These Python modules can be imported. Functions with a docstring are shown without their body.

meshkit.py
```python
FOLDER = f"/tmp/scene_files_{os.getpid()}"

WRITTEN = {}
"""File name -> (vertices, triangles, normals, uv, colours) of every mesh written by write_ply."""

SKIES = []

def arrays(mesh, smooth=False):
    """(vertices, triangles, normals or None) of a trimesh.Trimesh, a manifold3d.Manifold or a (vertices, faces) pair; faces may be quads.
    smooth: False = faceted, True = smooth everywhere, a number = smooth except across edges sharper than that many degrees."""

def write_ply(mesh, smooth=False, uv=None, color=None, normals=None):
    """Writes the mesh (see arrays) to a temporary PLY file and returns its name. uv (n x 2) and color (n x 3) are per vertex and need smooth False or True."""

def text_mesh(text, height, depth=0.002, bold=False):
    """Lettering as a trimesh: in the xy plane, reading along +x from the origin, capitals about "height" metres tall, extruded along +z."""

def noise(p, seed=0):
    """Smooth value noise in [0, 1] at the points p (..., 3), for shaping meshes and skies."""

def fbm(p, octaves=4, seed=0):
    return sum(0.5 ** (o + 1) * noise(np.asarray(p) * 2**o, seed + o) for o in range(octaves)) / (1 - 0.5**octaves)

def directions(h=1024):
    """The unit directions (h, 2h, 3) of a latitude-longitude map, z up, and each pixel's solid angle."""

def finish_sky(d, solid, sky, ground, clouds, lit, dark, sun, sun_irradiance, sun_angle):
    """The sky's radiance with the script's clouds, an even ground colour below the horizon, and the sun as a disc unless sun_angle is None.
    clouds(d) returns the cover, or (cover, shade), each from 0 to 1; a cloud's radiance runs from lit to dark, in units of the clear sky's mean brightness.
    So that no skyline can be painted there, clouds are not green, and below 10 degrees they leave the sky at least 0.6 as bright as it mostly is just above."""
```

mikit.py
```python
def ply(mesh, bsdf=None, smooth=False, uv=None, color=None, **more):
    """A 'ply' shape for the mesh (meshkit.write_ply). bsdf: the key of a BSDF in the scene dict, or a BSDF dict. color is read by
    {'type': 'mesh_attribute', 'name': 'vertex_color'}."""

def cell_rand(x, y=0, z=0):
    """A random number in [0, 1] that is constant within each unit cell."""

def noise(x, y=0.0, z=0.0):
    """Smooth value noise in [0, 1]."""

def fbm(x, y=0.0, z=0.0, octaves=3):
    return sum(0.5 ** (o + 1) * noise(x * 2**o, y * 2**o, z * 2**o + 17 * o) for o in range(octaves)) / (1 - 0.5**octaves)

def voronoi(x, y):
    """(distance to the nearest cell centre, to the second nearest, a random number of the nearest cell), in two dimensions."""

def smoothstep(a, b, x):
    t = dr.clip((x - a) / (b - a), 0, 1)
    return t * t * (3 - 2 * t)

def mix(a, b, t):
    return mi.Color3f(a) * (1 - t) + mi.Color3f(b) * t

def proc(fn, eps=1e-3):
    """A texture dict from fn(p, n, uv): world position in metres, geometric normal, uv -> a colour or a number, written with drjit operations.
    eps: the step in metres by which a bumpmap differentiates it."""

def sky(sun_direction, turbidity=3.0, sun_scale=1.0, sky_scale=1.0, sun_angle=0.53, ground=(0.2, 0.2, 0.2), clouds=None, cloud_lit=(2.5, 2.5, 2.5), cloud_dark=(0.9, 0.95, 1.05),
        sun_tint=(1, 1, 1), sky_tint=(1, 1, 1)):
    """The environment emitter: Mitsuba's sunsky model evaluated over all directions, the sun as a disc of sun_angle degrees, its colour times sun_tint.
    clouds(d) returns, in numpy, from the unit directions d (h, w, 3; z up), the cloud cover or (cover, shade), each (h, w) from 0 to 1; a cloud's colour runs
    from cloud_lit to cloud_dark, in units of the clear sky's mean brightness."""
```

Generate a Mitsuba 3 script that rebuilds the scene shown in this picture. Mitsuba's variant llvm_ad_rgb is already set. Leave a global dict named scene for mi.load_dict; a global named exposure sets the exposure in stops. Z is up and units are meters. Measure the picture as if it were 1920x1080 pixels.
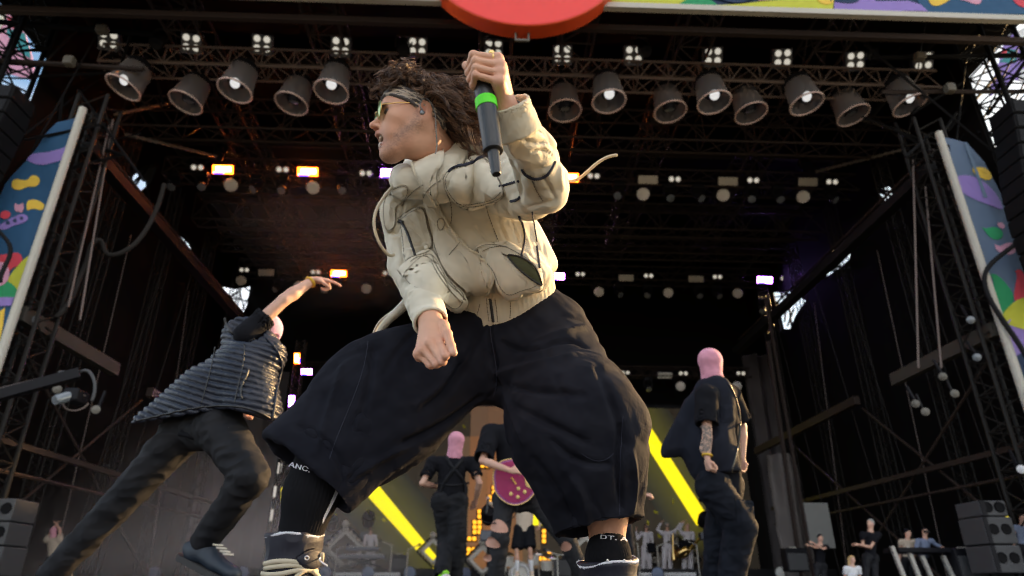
import math, random
import numpy as np, trimesh, shapely, manifold3d
import shapely.geometry as sg
from scipy.spatial import Delaunay, cKDTree
import drjit as dr
import mitsuba as mi
import mikit, meshkit
from mikit import proc, noise, fbm, voronoi, cell_rand, smoothstep, mix

# ------------------------------------------------------------------ camera, sky, exposure
T = mi.ScalarTransform4f
CAM = np.array([0.0, 0.0, 0.04])
PITCH, YAW, FPX = math.radians(24.5), math.radians(2.5), 1250.0
FWD = np.array([math.sin(YAW) * math.cos(PITCH), math.cos(YAW) * math.cos(PITCH), math.sin(PITCH)])
RGT = np.array([math.cos(YAW), -math.sin(YAW), 0.0])
UPV = np.cross(RGT, FWD)
scene, labels = {}, {}
scene['camera'] = {'type': 'thinlens', 'fov': 2 * math.degrees(math.atan(960 / FPX)), 'fov_axis': 'x', 'near_clip': 0.05, 'far_clip': 2000.0,
                   'aperture_radius': 0.0035, 'focus_distance': 1.78,
                   'to_world': T().look_at(origin=CAM.tolist(), target=(CAM + FWD).tolist(), up=[0, 0, 1])}
scene['sky'] = mikit.sky((1.0, 0.5, 0.40), turbidity=4, sun_scale=1.1, sun_angle=3.0, sky_scale=1.0, sun_tint=(1.0, 0.84, 0.62),
                         clouds=lambda d: np.clip((meshkit.fbm(d * np.array([2.2, 2.2, 4.0]), 4) - .40) * 5, 0, 1) * .9, cloud_lit=(2.3, 2.3, 2.3), cloud_dark=(1.3, 1.33, 1.4))
exposure = 3.3

# ------------------------------------------------------------------ kit: placing
def at(px, py, Y):
    """The point at depth Y (metres into the stage) measured at a position of the 1920 x 1080 photograph."""
    d = FWD * FPX + RGT * (px - 960) - UPV * (py - 540)
    return CAM + d * (Y / d[1])
def pix(v):
    v = np.atleast_2d(v) - CAM
    z = v @ FWD
    return np.stack([960 + FPX * (v @ RGT) / z, 540 - FPX * (v @ UPV) / z], 1)
def rays(q):
    q = np.atleast_2d(np.asarray(q, float))
    d = FWD * FPX + RGT * (q[:, :1] - 960) - UPV * (q[:, 1:] - 540)
    return d / np.linalg.norm(d, axis=1, keepdims=True)
def lin(a, b, t): return np.asarray(a) * (1 - t) + np.asarray(b) * t
def unit(v):
    v = np.asarray(v, float)
    return v / (np.linalg.norm(v) + 1e-12)

# ------------------------------------------------------------------ kit: the tree of things
NUM = {}
def numbered(key):
    n = NUM.get(key, 0); NUM[key] = n + 1
    return key if n == 0 else f'{key}_{n:03d}'
def thing(name, label, cat, group=None, kind=None):
    key = numbered(name)
    labels[key] = {'label': label, 'category': cat}
    if group: labels[key]['group'] = group
    if kind: labels[key]['kind'] = kind
    return key
def part(parent, name, mesh, bsdf, smooth=False, label=None, **more):
    key = numbered(parent + '__' + name)
    if isinstance(mesh, dict):
        scene[key] = {**mesh, **more}
    else:
        scene[key] = mikit.ply(mesh, bsdf, smooth=smooth, **more)
    if label: labels[key] = {'label': label}
    return key
def single(name, mesh, bsdf, label, cat, group=None, smooth=False, kind=None, **more):
    key = thing(name, label, cat, group, kind)
    scene[key] = {**mesh, **more} if isinstance(mesh, dict) else mikit.ply(mesh, bsdf, smooth=smooth, **more)
    return key
def struct(name, mesh, bsdf, smooth=False):
    key = numbered(name)
    scene[key] = mikit.ply(mesh, bsdf, smooth=smooth)
    labels[key] = {'kind': 'structure'}
    return key

# ------------------------------------------------------------------ kit: meshes
def TM(v, f): return trimesh.Trimesh(np.asarray(v, float), np.asarray(f), process=False)
def cat(ms): return trimesh.util.concatenate([m for m in ms if m is not None])
def box(c, s, R=None):
    m = trimesh.creation.box(extents=s)
    if R is not None: m.vertices = m.vertices @ np.asarray(R).T
    m.vertices += np.asarray(c)
    return m
def rbox(c, s, r=0.01, R=None, seg=6):
    s = np.asarray(s, float) / 2 - r
    sp = manifold3d.Manifold.sphere(r, seg)
    ms = [sp.translate((sx * s[0], sy * s[1], sz * s[2])) for sx in (-1, 1) for sy in (-1, 1) for sz in (-1, 1)]
    g = manifold3d.Manifold.batch_hull(ms).to_mesh()
    v = np.array(g.vert_properties[:, :3], float)
    if R is not None: v = v @ np.asarray(R).T
    return TM(v + np.asarray(c), g.tri_verts)
def tube(pts, r, sides=6, caps=True):
    p = np.asarray(pts, float); n = len(p)
    r = np.broadcast_to(np.asarray(r, float), (n,))
    t = np.gradient(p, axis=0); t /= np.linalg.norm(t, axis=1, keepdims=True) + 1e-12
    a = np.cross(t[0], [0, 0, 1.0] if abs(t[0][2]) < .9 else [1.0, 0, 0]); a /= np.linalg.norm(a)
    A = []
    for i in range(n):
        a = a - t[i] * (a @ t[i]); a /= np.linalg.norm(a) + 1e-12; A.append(a)
    A = np.array(A); Bv = np.cross(t, A)
    ang = np.arange(sides) * 2 * np.pi / sides
    v = (p[:, None] + r[:, None, None] * (np.cos(ang)[None, :, None] * A[:, None] + np.sin(ang)[None, :, None] * Bv[:, None])).reshape(-1, 3)
    f = []
    i, j = np.meshgrid(np.arange(n - 1), np.arange(sides), indexing='ij')
    q = np.stack([i * sides + j, i * sides + (j + 1) % sides, (i + 1) * sides + (j + 1) % sides, (i + 1) * sides + j], -1).reshape(-1, 4)
    f = np.vstack([q[:, [0, 1, 2]], q[:, [0, 2, 3]]])
    if caps:
        v = np.vstack([v, p[0], p[-1]]); k = np.arange(sides)
        f = np.vstack([f, np.stack([k * 0 + len(v) - 2, (k + 1) % sides, k], 1), np.stack([k * 0 + len(v) - 1, (n - 1) * sides + k, (n - 1) * sides + (k + 1) % sides], 1)])
    return TM(v, f)
def bars(A, B, r, sides=4):
    """Many straight round bars as one mesh."""
    A, B = np.atleast_2d(np.asarray(A, float)), np.atleast_2d(np.asarray(B, float)); n = len(A)
    r = np.broadcast_to(np.asarray(r, float), (n,)); t = B - A; t /= np.linalg.norm(t, axis=1, keepdims=True) + 1e-12
    u = np.where(np.abs(t[:, 2:]) < .9, [0, 0, 1.0], [1.0, 0, 0]); a = np.cross(t, u); a /= np.linalg.norm(a, axis=1, keepdims=True); b = np.cross(t, a)
    g = np.arange(sides) * 2 * np.pi / sides
    ring = (np.cos(g)[None, :, None] * a[:, None] + np.sin(g)[None, :, None] * b[:, None]) * r[:, None, None]
    v = np.concatenate([A[:, None] + ring, B[:, None] + ring, A[:, None], B[:, None]], 1)
    k = np.arange(sides); k1 = (k + 1) % sides
    f = np.vstack([np.stack([k, k1, k1 + sides], 1), np.stack([k, k1 + sides, k + sides], 1), np.stack([k * 0 + 2 * sides, k1, k], 1), np.stack([k * 0 + 2 * sides + 1, k + sides, k1 + sides], 1)])
    return TM(v.reshape(-1, 3), (f[None] + (np.arange(n) * (2 * sides + 2))[:, None, None]).reshape(-1, 3))
def bar(a, b, r, sides=5): return bars([a], [b], r, sides)
def bar4(a, b, w, h=None, up=(0, 0, 1)):
    """A square section between two points."""
    a, b = np.asarray(a, float), np.asarray(b, float); h = h or w
    t = unit(b - a); s = np.cross(t, up)
    s = unit(s) if np.linalg.norm(s) > 1e-3 else np.array([1.0, 0, 0]); u = np.cross(s, t)
    R = np.stack([s, t, u], 1)
    return box((a + b) / 2, (w, np.linalg.norm(b - a), h), R)
def spline(pts, n):
    from scipy.interpolate import CubicSpline
    p = np.asarray(pts, float)
    if len(p) == 2: return p[0] + np.linspace(0, 1, n)[:, None] * (p[1] - p[0])
    s = np.concatenate([[0], np.cumsum(np.linalg.norm(np.diff(p, axis=0), axis=1))])
    return CubicSpline(s, p)(np.linspace(0, s[-1], n))
def lathe(prof, n=24, c=(0, 0, 0), axis=(0, 0, 1), arc=None):
    """Revolves (radius, height) pairs about an axis."""
    z = unit(axis); x = unit(np.cross([0.3, 0.9, 0.1] if abs(z[1]) < .8 else [1, 0, 0], z)); y = np.cross(z, x)
    prof = np.asarray(prof, float); k = len(prof)
    full = arc is None
    ang = np.linspace(0, 2 * np.pi, n, endpoint=False) if full else np.linspace(arc[0], arc[1], n)
    v = (prof[:, 0][:, None, None] * (np.cos(ang)[None, :, None] * x + np.sin(ang)[None, :, None] * y) + prof[:, 1][:, None, None] * z).reshape(-1, 3) + np.asarray(c)
    m = n if full else n - 1
    i, j = np.meshgrid(np.arange(k - 1), np.arange(m), indexing='ij')
    q = np.stack([i * n + j, i * n + (j + 1) % n, (i + 1) * n + (j + 1) % n, (i + 1) * n + j], -1).reshape(-1, 4)
    return TM(v, np.vstack([q[:, [0, 1, 2]], q[:, [0, 2, 3]]]))
def extrude(poly, d):
    ps = getattr(poly, 'geoms', [poly])
    return cat([trimesh.creation.extrude_polygon(p, d, engine='earcut') for p in ps if p.area > 1e-9])
def frame(m, o, x, y, z):
    """Moves a mesh from local axes to the world."""
    v = np.asarray(m.vertices)
    return TM(np.asarray(o) + v[:, :1] * x + v[:, 1:2] * y + v[:, 2:] * z, m.faces)

# ------------------------------------------------------------------ kit: solids as distance fields, meshed with surface nets
def cap(a, b, ra, rb=None, flat=None):
    """A tapered capsule; flat = (direction, factor) squeezes its section."""
    a, b = np.asarray(a, float), np.asarray(b, float); rb = ra if rb is None else rb
    ba = b - a; L = ba @ ba + 1e-12
    R = max(ra, rb) * max(1.0, flat[1] if flat else 1)
    if flat: u = unit(flat[0]); s = flat[1]
    def fn(p):
        x, y, z = p[:, 0] - a[0], p[:, 1] - a[1], p[:, 2] - a[2]
        t = np.clip((x * ba[0] + y * ba[1] + z * ba[2]) / L, 0, 1)
        x -= t * ba[0]; y -= t * ba[1]; z -= t * ba[2]
        if flat:
            w = (1 / s - 1) * (x * u[0] + y * u[1] + z * u[2])
            x += w * u[0]; y += w * u[1]; z += w * u[2]
            return (np.sqrt(x * x + y * y + z * z) - (ra + (rb - ra) * t)) * min(1.0, s)
        return np.sqrt(x * x + y * y + z * z) - (ra + (rb - ra) * t)
    return fn, (a + b) / 2, math.sqrt(L) / 2 + R
def ell(c, r, R=None):
    c, r = np.asarray(c, float), np.asarray(r, float)
    def fn(p):
        q = p - c
        if R is not None: q = q @ R
        q = q / r; s2 = (q * q) @ np.ones(3); q = q / r
        k0 = np.sqrt(s2)
        return k0 * (k0 - 1) / (np.sqrt((q * q) @ np.ones(3)) + 1e-9)
    return fn, c, r.max()
def cutcap(a, b, ra, rb, ends, flat=None, ext=0.1):
    """A tapered capsule run on past b and cut off square (or along a given normal) at b."""
    a, b = np.asarray(a, float), np.asarray(b, float)
    t = unit(b - a); L = np.linalg.norm(b - a)
    fn, c, R = cap(a, b + t * ext, ra, rb + (rb - ra) * ext / L, flat)
    n = unit(ends) if ends is not None else t
    return (lambda p: np.maximum(fn(p), (p - b) @ n)), c, R
class Solid:
    def __init__(self): self.ops = []
    def u(self, prim, k=0.02): self.ops.append(('u', prim, k)); return self
    def s(self, prim, k=0.005): self.ops.append(('s', prim, k)); return self
    def cut(self, pt, n, k=0.0):
        pt, n = np.asarray(pt, float), unit(n)
        self.ops.append(('c', (lambda p: (p - pt) @ n, None, 0), k)); return self
    def __call__(self, p):
        lo, hi = p.min(0), p.max(0); cc = (lo + hi) / 2; cr = np.linalg.norm(hi - lo) / 2
        d = np.full(len(p), 0.3)
        for op, (fn, c, R), k in self.ops:
            if c is not None and np.linalg.norm(c - cc) - R - cr > 0.04 + 2 * k: continue
            e = fn(p)
            if op == 'u':
                if k > 0:
                    h = np.clip(.5 + .5 * (e - d) / k, 0, 1); d = e + (d - e) * h - k * h * (1 - h)
                else: d = np.minimum(d, e)
            else:
                e = -e if op == 's' else e
                if k > 0:
                    h = np.clip(.5 - .5 * (e - d) / k, 0, 1); d = e + (d - e) * h + k * h * (1 - h)
                else: d = np.maximum(d, e)
        return d
    def bounds(self):
        cs = [(c - R, c + R) for op, (f, c, R), k in self.ops if op == 'u']
        return np.min([a for a, b in cs], 0) - .02, np.max([b for a, b in cs], 0) + .02
    def mesh(self, h, lo=None, hi=None):
        l, u = self.bounds()
        return surfnet(self, l if lo is None else lo, u if hi is None else hi, h)
def surfnet(fn, lo, hi, h, B=8):
    lo = np.asarray(lo, float); hi = np.asarray(hi, float)
    nb = np.ceil((hi - lo) / (h * B)).astype(int) + 1
    I = np.stack(np.meshgrid(*[np.arange(k) for k in nb], indexing='ij'), -1).reshape(-1, 3)
    def groups(I):
        sb = I // 4; o = np.lexsort(sb.T); I = I[o]; sb = sb[o]
        return np.split(I, np.nonzero((sb[1:] != sb[:-1]).any(1))[0] + 1)
    I = np.concatenate([x[np.abs(fn(lo + (x + .5) * h * B)) < h * B * 1.25] for x in groups(I)])
    g = np.stack(np.meshgrid(*[np.arange(B + 1)] * 3, indexing='ij'), -1).reshape(-1, 3)
    cells, verts, edges = [], [], []
    N = B + 1
    for b in groups(I):
        ijk = b[:, None] * B + g[None]
        val = fn((lo + ijk * h).reshape(-1, 3)).reshape(len(b), N, N, N)
        neg = val < 0
        c8 = [val[:, i:i + B, j:j + B, k:k + B] for i in (0, 1) for j in (0, 1) for k in (0, 1)]
        cnt = sum((x < 0).astype(np.int8) for x in c8)
        m = (cnt > 0) & (cnt < 8)
        w = np.nonzero(m)
        if len(w[0]) == 0: continue
        vals = np.stack([x[w] for x in c8], 1)
        corner = np.array([[i, j, k] for i in (0, 1) for j in (0, 1) for k in (0, 1)], float)
        acc, num = np.zeros((len(vals), 3)), np.zeros(len(vals))
        for a in range(8):
            for ax in (4, 2, 1):
                if a & ax: continue
                e = a | ax
                va, ve = vals[:, a], vals[:, e]
                x = (va < 0) != (ve < 0)
                t = np.where(x, va / np.where(x, va - ve, 1), 0)
                acc += np.where(x, 1, 0)[:, None] * (corner[a] + t[:, None] * (corner[e] - corner[a])); num += x
        cell = b[w[0]] * B + np.stack(w[1:], 1)
        cells.append(cell); verts.append(lo + (cell + acc / num[:, None]) * h)
        edges.append(np.stack([vals[:, 0] < 0, vals[:, 4] < 0, vals[:, 2] < 0, vals[:, 1] < 0], 1))
    cells, verts, edges = np.vstack(cells), np.vstack(verts), np.vstack(edges)
    M = int(cells.max()) + 4
    key = lambda c: ((c[:, 0] + 1) * M + c[:, 1] + 1) * M + c[:, 2] + 1
    ks = key(cells); o = np.argsort(ks); ks = ks[o]
    F = []
    for ax in range(3):
        x = edges[:, 0] != edges[:, 1 + ax]
        c = cells[x]; s0 = edges[x, 0]
        a1, a2 = np.eye(3, dtype=int)[(ax + 1) % 3], np.eye(3, dtype=int)[(ax + 2) % 3]
        q, ok = [], np.ones(len(c), bool)
        for off in (a1 * 0, -a1, -a1 - a2, -a2):
            kk = key(c + off); pos = np.clip(np.searchsorted(ks, kk), 0, len(ks) - 1)
            ok &= ks[pos] == kk; q.append(o[pos])
        q = np.stack(q, 1)[ok]; s0 = s0[ok]
        F.append(np.where(s0[:, None], q, q[:, ::-1]))
    F = np.vstack(F)
    return TM(verts, np.vstack([F[:, [0, 1, 2]], F[:, [0, 2, 3]]]))
def normals(m):
    v, f = np.asarray(m.vertices), np.asarray(m.faces)
    n = np.zeros_like(v); fc = np.cross(v[f[:, 1]] - v[f[:, 0]], v[f[:, 2]] - v[f[:, 0]])
    for k in range(3): np.add.at(n, f[:, k], fc)
    return n / (np.linalg.norm(n, axis=1, keepdims=True) + 1e-15)
def push(m, amount, n=None):
    n = normals(m) if n is None else n
    return TM(np.asarray(m.vertices) + n * np.asarray(amount)[:, None], m.faces)
def relax(m, it=3, lam=.5):
    e = m.edges_unique; v = np.array(m.vertices); deg = np.bincount(e.ravel(), minlength=len(v))[:, None] + 1e-9
    for _ in range(it):
        a = np.zeros_like(v); np.add.at(a, e[:, 0], v[e[:, 1]]); np.add.at(a, e[:, 1], v[e[:, 0]])
        v = v + lam * (a / deg - v)
    return TM(v, m.faces)
def folds(v, along, wave, stretch=4.0, seed=0, warp=.5):
    """Ridged noise stretched along a direction, from -1 to 1: cloth folds."""
    a = unit(along); v = np.asarray(v)
    q = v - (1 - 1 / stretch) * (v @ a)[:, None] * a
    w = np.stack([meshkit.noise(v / wave * .6 + 7 * k, seed + k) for k in range(3)], 1) - .5
    return 1 - 2 * np.abs(2 * meshkit.noise(q / wave + w * warp, seed + 9) - 1)
class Hit:
    """Rays from where the photograph was measured onto a mesh, to draw seams and pockets on it."""
    def __init__(self, m):
        self.m = m; self.n = normals(m); self.t = trimesh.ray.ray_pyembree.RayMeshIntersector(m) if trimesh.ray.has_embree else m.ray
    def __call__(self, q):
        d = rays(q); o = np.repeat(CAM[None], len(d), 0)
        loc, ri, ti = self.t.intersects_location(o, d, multiple_hits=False)
        P = np.full((len(d), 3), np.nan); N = np.zeros((len(d), 3))
        P[ri] = loc; fv = self.m.faces[ti]
        w = trimesh.triangles.points_to_barycentric(np.asarray(self.m.vertices)[fv], loc)
        N[ri] = (self.n[fv] * w[:, :, None]).sum(1)
        ok = ~np.isnan(P[:, 0])
        if ok.sum() and (~ok).any():
            i = np.arange(len(d))
            near = cKDTree(np.atleast_2d(q)[ok]).query(np.atleast_2d(q)[~ok])[1]
            src = np.nonzero(ok)[0][near]
            dep = P[src] - CAM
            t_ = (dep * dep).sum(1) / (dep * d[~ok]).sum(1)
            P[~ok] = CAM + d[~ok] * t_[:, None]; N[~ok] = N[src]
        return P, N / (np.linalg.norm(N, axis=1, keepdims=True) + 1e-9)
def seam(hit, px, r=.0015, n=None, lift=.0, sides=5):
    px = np.asarray(px, float); L = np.linalg.norm(np.diff(px, axis=0), axis=1).sum()
    q = spline(px, n or max(6, int(L / 5)))
    P, N = hit(q)
    return tube(P + N * lift, r, sides)
def patch(hit, poly, height=.012, edge=14., step=5., base=.0015, power=.5, bump=None, smooth=4, round_=True):
    """A sewn-on piece: a padded sheet over the surface inside an outline, its rim tucked in."""
    poly = np.asarray(poly, float)
    if round_:
        poly = spline(np.vstack([poly, poly[:1]]), len(poly) * 8)[:-1]
    pg = sg.Polygon(poly).buffer(0)
    if pg.geom_type != 'Polygon': pg = max(pg.geoms, key=lambda g: g.area)
    L = pg.exterior.length; n = max(12, int(L / step))
    rim = np.array([pg.exterior.interpolate(L * i / n).coords[0] for i in range(n)])
    x0, y0, x1, y1 = pg.bounds
    g = np.stack(np.meshgrid(np.arange(x0, x1, step), np.arange(y0, y1, step)), -1).reshape(-1, 2)
    g[:, 0] += (np.round((g[:, 1] - y0) / step).astype(int) % 2) * step / 2
    inn = pg.buffer(-step * .6)
    g = g[shapely.contains_xy(inn, g[:, 0], g[:, 1])]
    q = np.vstack([rim, g]); tri = Delaunay(q).simplices
    c = q[tri].mean(1); tri = tri[shapely.contains_xy(pg, c[:, 0], c[:, 1])]
    P, N = hit(q)
    dist = np.array([pg.exterior.distance(sg.Point(*x)) for x in q])
    hgt = base + height * np.clip(dist / edge, 0, 1) ** power
    if bump is not None: hgt = hgt + bump(q, P) * np.clip(dist / edge, 0, 1)
    m = TM(P, tri)
    if smooth:
        keep = P[:n].copy(); m2 = relax(m, smooth); v = np.array(m2.vertices); v[:n] = keep; m = TM(v, tri)
    V = np.asarray(m.vertices) + N * hgt[:, None]
    sk = V[:n] - N[:n] * .008
    a = np.arange(n); b = (a + 1) % n; k = len(V)
    if (np.cross(V[tri[:, 1]] - V[tri[:, 0]], V[tri[:, 2]] - V[tri[:, 0]]) * N[tri[:, 0]]).sum() < 0: tri = tri[:, ::-1]
    F = np.vstack([tri, np.stack([a, b, b + k], 1), np.stack([a, b + k, a + k], 1)])
    return TM(np.vstack([V, sk]), F)
def creases(m, hit, lines):
    """Presses folds into a mesh: (outline, depth in metres, width in metres); minus is a groove."""
    v = np.array(m.vertices); n = normals(m); d = np.zeros(len(v)); kd = cKDTree(v)
    for px, amp, wid in lines:
        px = np.asarray(px, float); L = np.linalg.norm(np.diff(px, axis=0), axis=1).sum()
        P, N = hit(spline(px, max(5, int(L / 4))))
        taper = np.sin(np.pi * np.clip(np.linspace(.12, .88, len(P)), 0, 1)) ** .6
        best = np.zeros(len(v))
        for p, t in zip(P, taper):
            i = kd.query_ball_point(p, wid * 2.2)
            r = np.linalg.norm(v[i] - p, axis=1)
            best[i] = np.maximum(best[i], t * np.exp(-(r / wid) ** 2 * 1.6))
        d += amp * best
    return TM(v + n * d[:, None], m.faces)
# ------------------------------------------------------------------ materials
def rgb(*c): return {'type': 'rgb', 'value': [float(x) for x in c]}
def pm(name, color, rough=.6, metal=0., spec=.5, bump=None, bscale=1., two=True, **more):
    b = {'type': 'principled', 'base_color': color if isinstance(color, dict) else rgb(*color), 'roughness': rough if isinstance(rough, dict) else float(rough), 'metallic': float(metal), 'specular': float(spec), **more}
    if bump is not None: b = {'type': 'bumpmap', 'arbitrary': bump, 'scale': float(bscale), 'bsdf': b}
    scene[name] = {'type': 'twosided', 'bsdf': b} if two else b
    return name
VC = {'type': 'mesh_attribute', 'name': 'vertex_color'}
def mottled(a, b, f, lo=.3, hi=.7, oct=3):
    return proc(lambda p, n, uv: mix(a, b, smoothstep(lo, hi, fbm(p.x * f, p.y * f, p.z * f, oct))))
def weave(f, fine=1.0):
    return proc(lambda p, n, uv: (dr.sin(p.x * f + 2 * noise(p.z * f * .2)) * dr.sin(p.z * f + 2 * noise(p.x * f * .2, p.y * f * .2)) * .5 + fbm(p.x * f * .3, p.y * f * .3, p.z * f * .3, 3)) * .001 * fine, 5e-4)
pm('mat_skin', VC, .48, spec=.45, bump=proc(lambda p, n, uv: fbm(p.x * 380, p.y * 380, p.z * 380, 2) * .0008, 5e-4), bscale=1.0)
def cloth_noise(f, amt): return proc(lambda p, n, uv: fbm(p.x * f, p.y * f, p.z * f, 4) * amt, 1e-3)
CREAM, CREAM2 = (.62, .575, .47), (.53, .48, .375)
pm('mat_jacket', mottled(CREAM, (.55, .505, .405), 16.), .85, spec=.25, sheen=.2, bump=proc(lambda p, n, uv: fbm(p.x * 45, p.y * 45, p.z * 45, 3) * .004 + fbm(p.x * 300, p.y * 300, p.z * 300, 2) * .0008, 7e-4), bscale=.45)
pm('mat_rib', mottled((.58, .52, .395), CREAM2, 24.), .85, spec=.25, bump=proc(lambda p, n, uv: fbm(p.x * 260, p.y * 260, p.z * 40, 2) * .002, 6e-4), bscale=.5)
pm('mat_placket', mottled((.60, .545, .44), (.53, .48, .38), 14.), .75, spec=.3, bump=cloth_noise(60., .003), bscale=.4)
pm('mat_navy', (.012, .014, .03), .7)
pm('mat_stitch', (.20, .175, .135), .9)
pm('mat_zip', (.012, .012, .014), .45, spec=.6)
pm('mat_olive', (.055, .06, .025), .8)
pm('mat_linen', mottled((.0065, .0070, .0120), (.0115, .0122, .0185), 20., .25, .75), .85, spec=.13, bump=proc(lambda p, n, uv: (fbm(p.x * 420, p.y * 420, p.z * 90, 2) + fbm(p.x * 90, p.y * 90, p.z * 420, 2)) * .0016 + fbm(p.x * 50, p.y * 50, p.z * 50, 3) * .005, 7e-4), bscale=.5)
pm('mat_sock', (.008, .008, .010), .95, spec=.15)
pm('mat_white_knit', (.62, .62, .66), .9)
pm('mat_boot', (.011, .011, .021), .6, spec=.45)
pm('mat_lace', (.51, .445, .33), .8, spec=.25)
pm('mat_steel', (.55, .53, .5), .28, metal=1.)
pm('mat_gold', (.85, .58, .22), .25, metal=1.)
pm('mat_mic', (.012, .013, .015), .32, spec=.6)
pm('mat_mic_tape', (.09, .72, .01), .45)
pm('mat_hair', mottled((.060, .030, .018), (.17, .092, .050), 70.), .42, spec=.6)
pm('mat_hair_dark', (.022, .012, .009), .8)
pm('mat_scarf', proc(lambda p, n, uv: mix((.07, .06, .06), (.46, .39, .32), smoothstep(.44, .54, fbm(p.x * 60 + 20 * p.z, p.y * 60, p.z * 190 + p.x * 60, 3)))), .8)
pm('mat_lens', (.30, .42, .16), .10, metal=.8)
pm('mat_teeth', (.72, .66, .56), .3)
pm('mat_mouth', (.10, .02, .02), .5)
pm('mat_eye_shaded', (.07, .05, .04), .2)  # whole eyeball dark: shade under the brow put into its colour
pm('mat_earpiece', (.16, .18, .2), .15, spec=.8)
# ------------------------------------------------------------------ the stage
pm('mat_ground', (.13, .125, .10), .95)
pm('mat_floor', (.022, .022, .024), .45, spec=.15)
pm('mat_black_cloth', (.0055, .005, .005), .95, spec=.1)
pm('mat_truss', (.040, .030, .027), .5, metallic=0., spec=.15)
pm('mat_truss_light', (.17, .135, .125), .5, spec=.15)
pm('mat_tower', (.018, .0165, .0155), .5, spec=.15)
pm('mat_beam', (.14, .13, .11), .6)
pm('mat_girder', (.07, .065, .056), .6, spec=.2)
pm('mat_pole_white', (.48, .46, .40), .6)
pm('mat_rope', (.03, .028, .027), .9, spec=.15)
pm('mat_lamp_body', (.010, .010, .013), .5, spec=.15)
pm('mat_lamp_blue', (.10, .11, .14), .4)
pm('mat_cable', (.012, .012, .014), .7, spec=.15)
pm('mat_speaker', (.058, .059, .063), .7)
pm('mat_speaker_black', (.005, .005, .006), .75, spec=.15)
pm('mat_scrim', mottled((.060, .053, .055), (.10, .090, .092), .5), .9, bump=proc(lambda p, n, uv: dr.sin(p.x * 9 + 2 * noise(p.z * .7)) * .03 + fbm(p.x * 2, p.y * 2, p.z * .7, 3) * .08, 5e-3), bscale=1.)
pm('mat_curtain', (.12, .108, .104), .7, spec=.35)
def emit(name, c, s=1.0, alb=.1):
    scene[name] = {'type': 'diffuse', 'reflectance': rgb(alb, alb, alb)}
    return {'emitter': {'type': 'area', 'radiance': rgb(*(np.array(c) * s))}}
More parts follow.
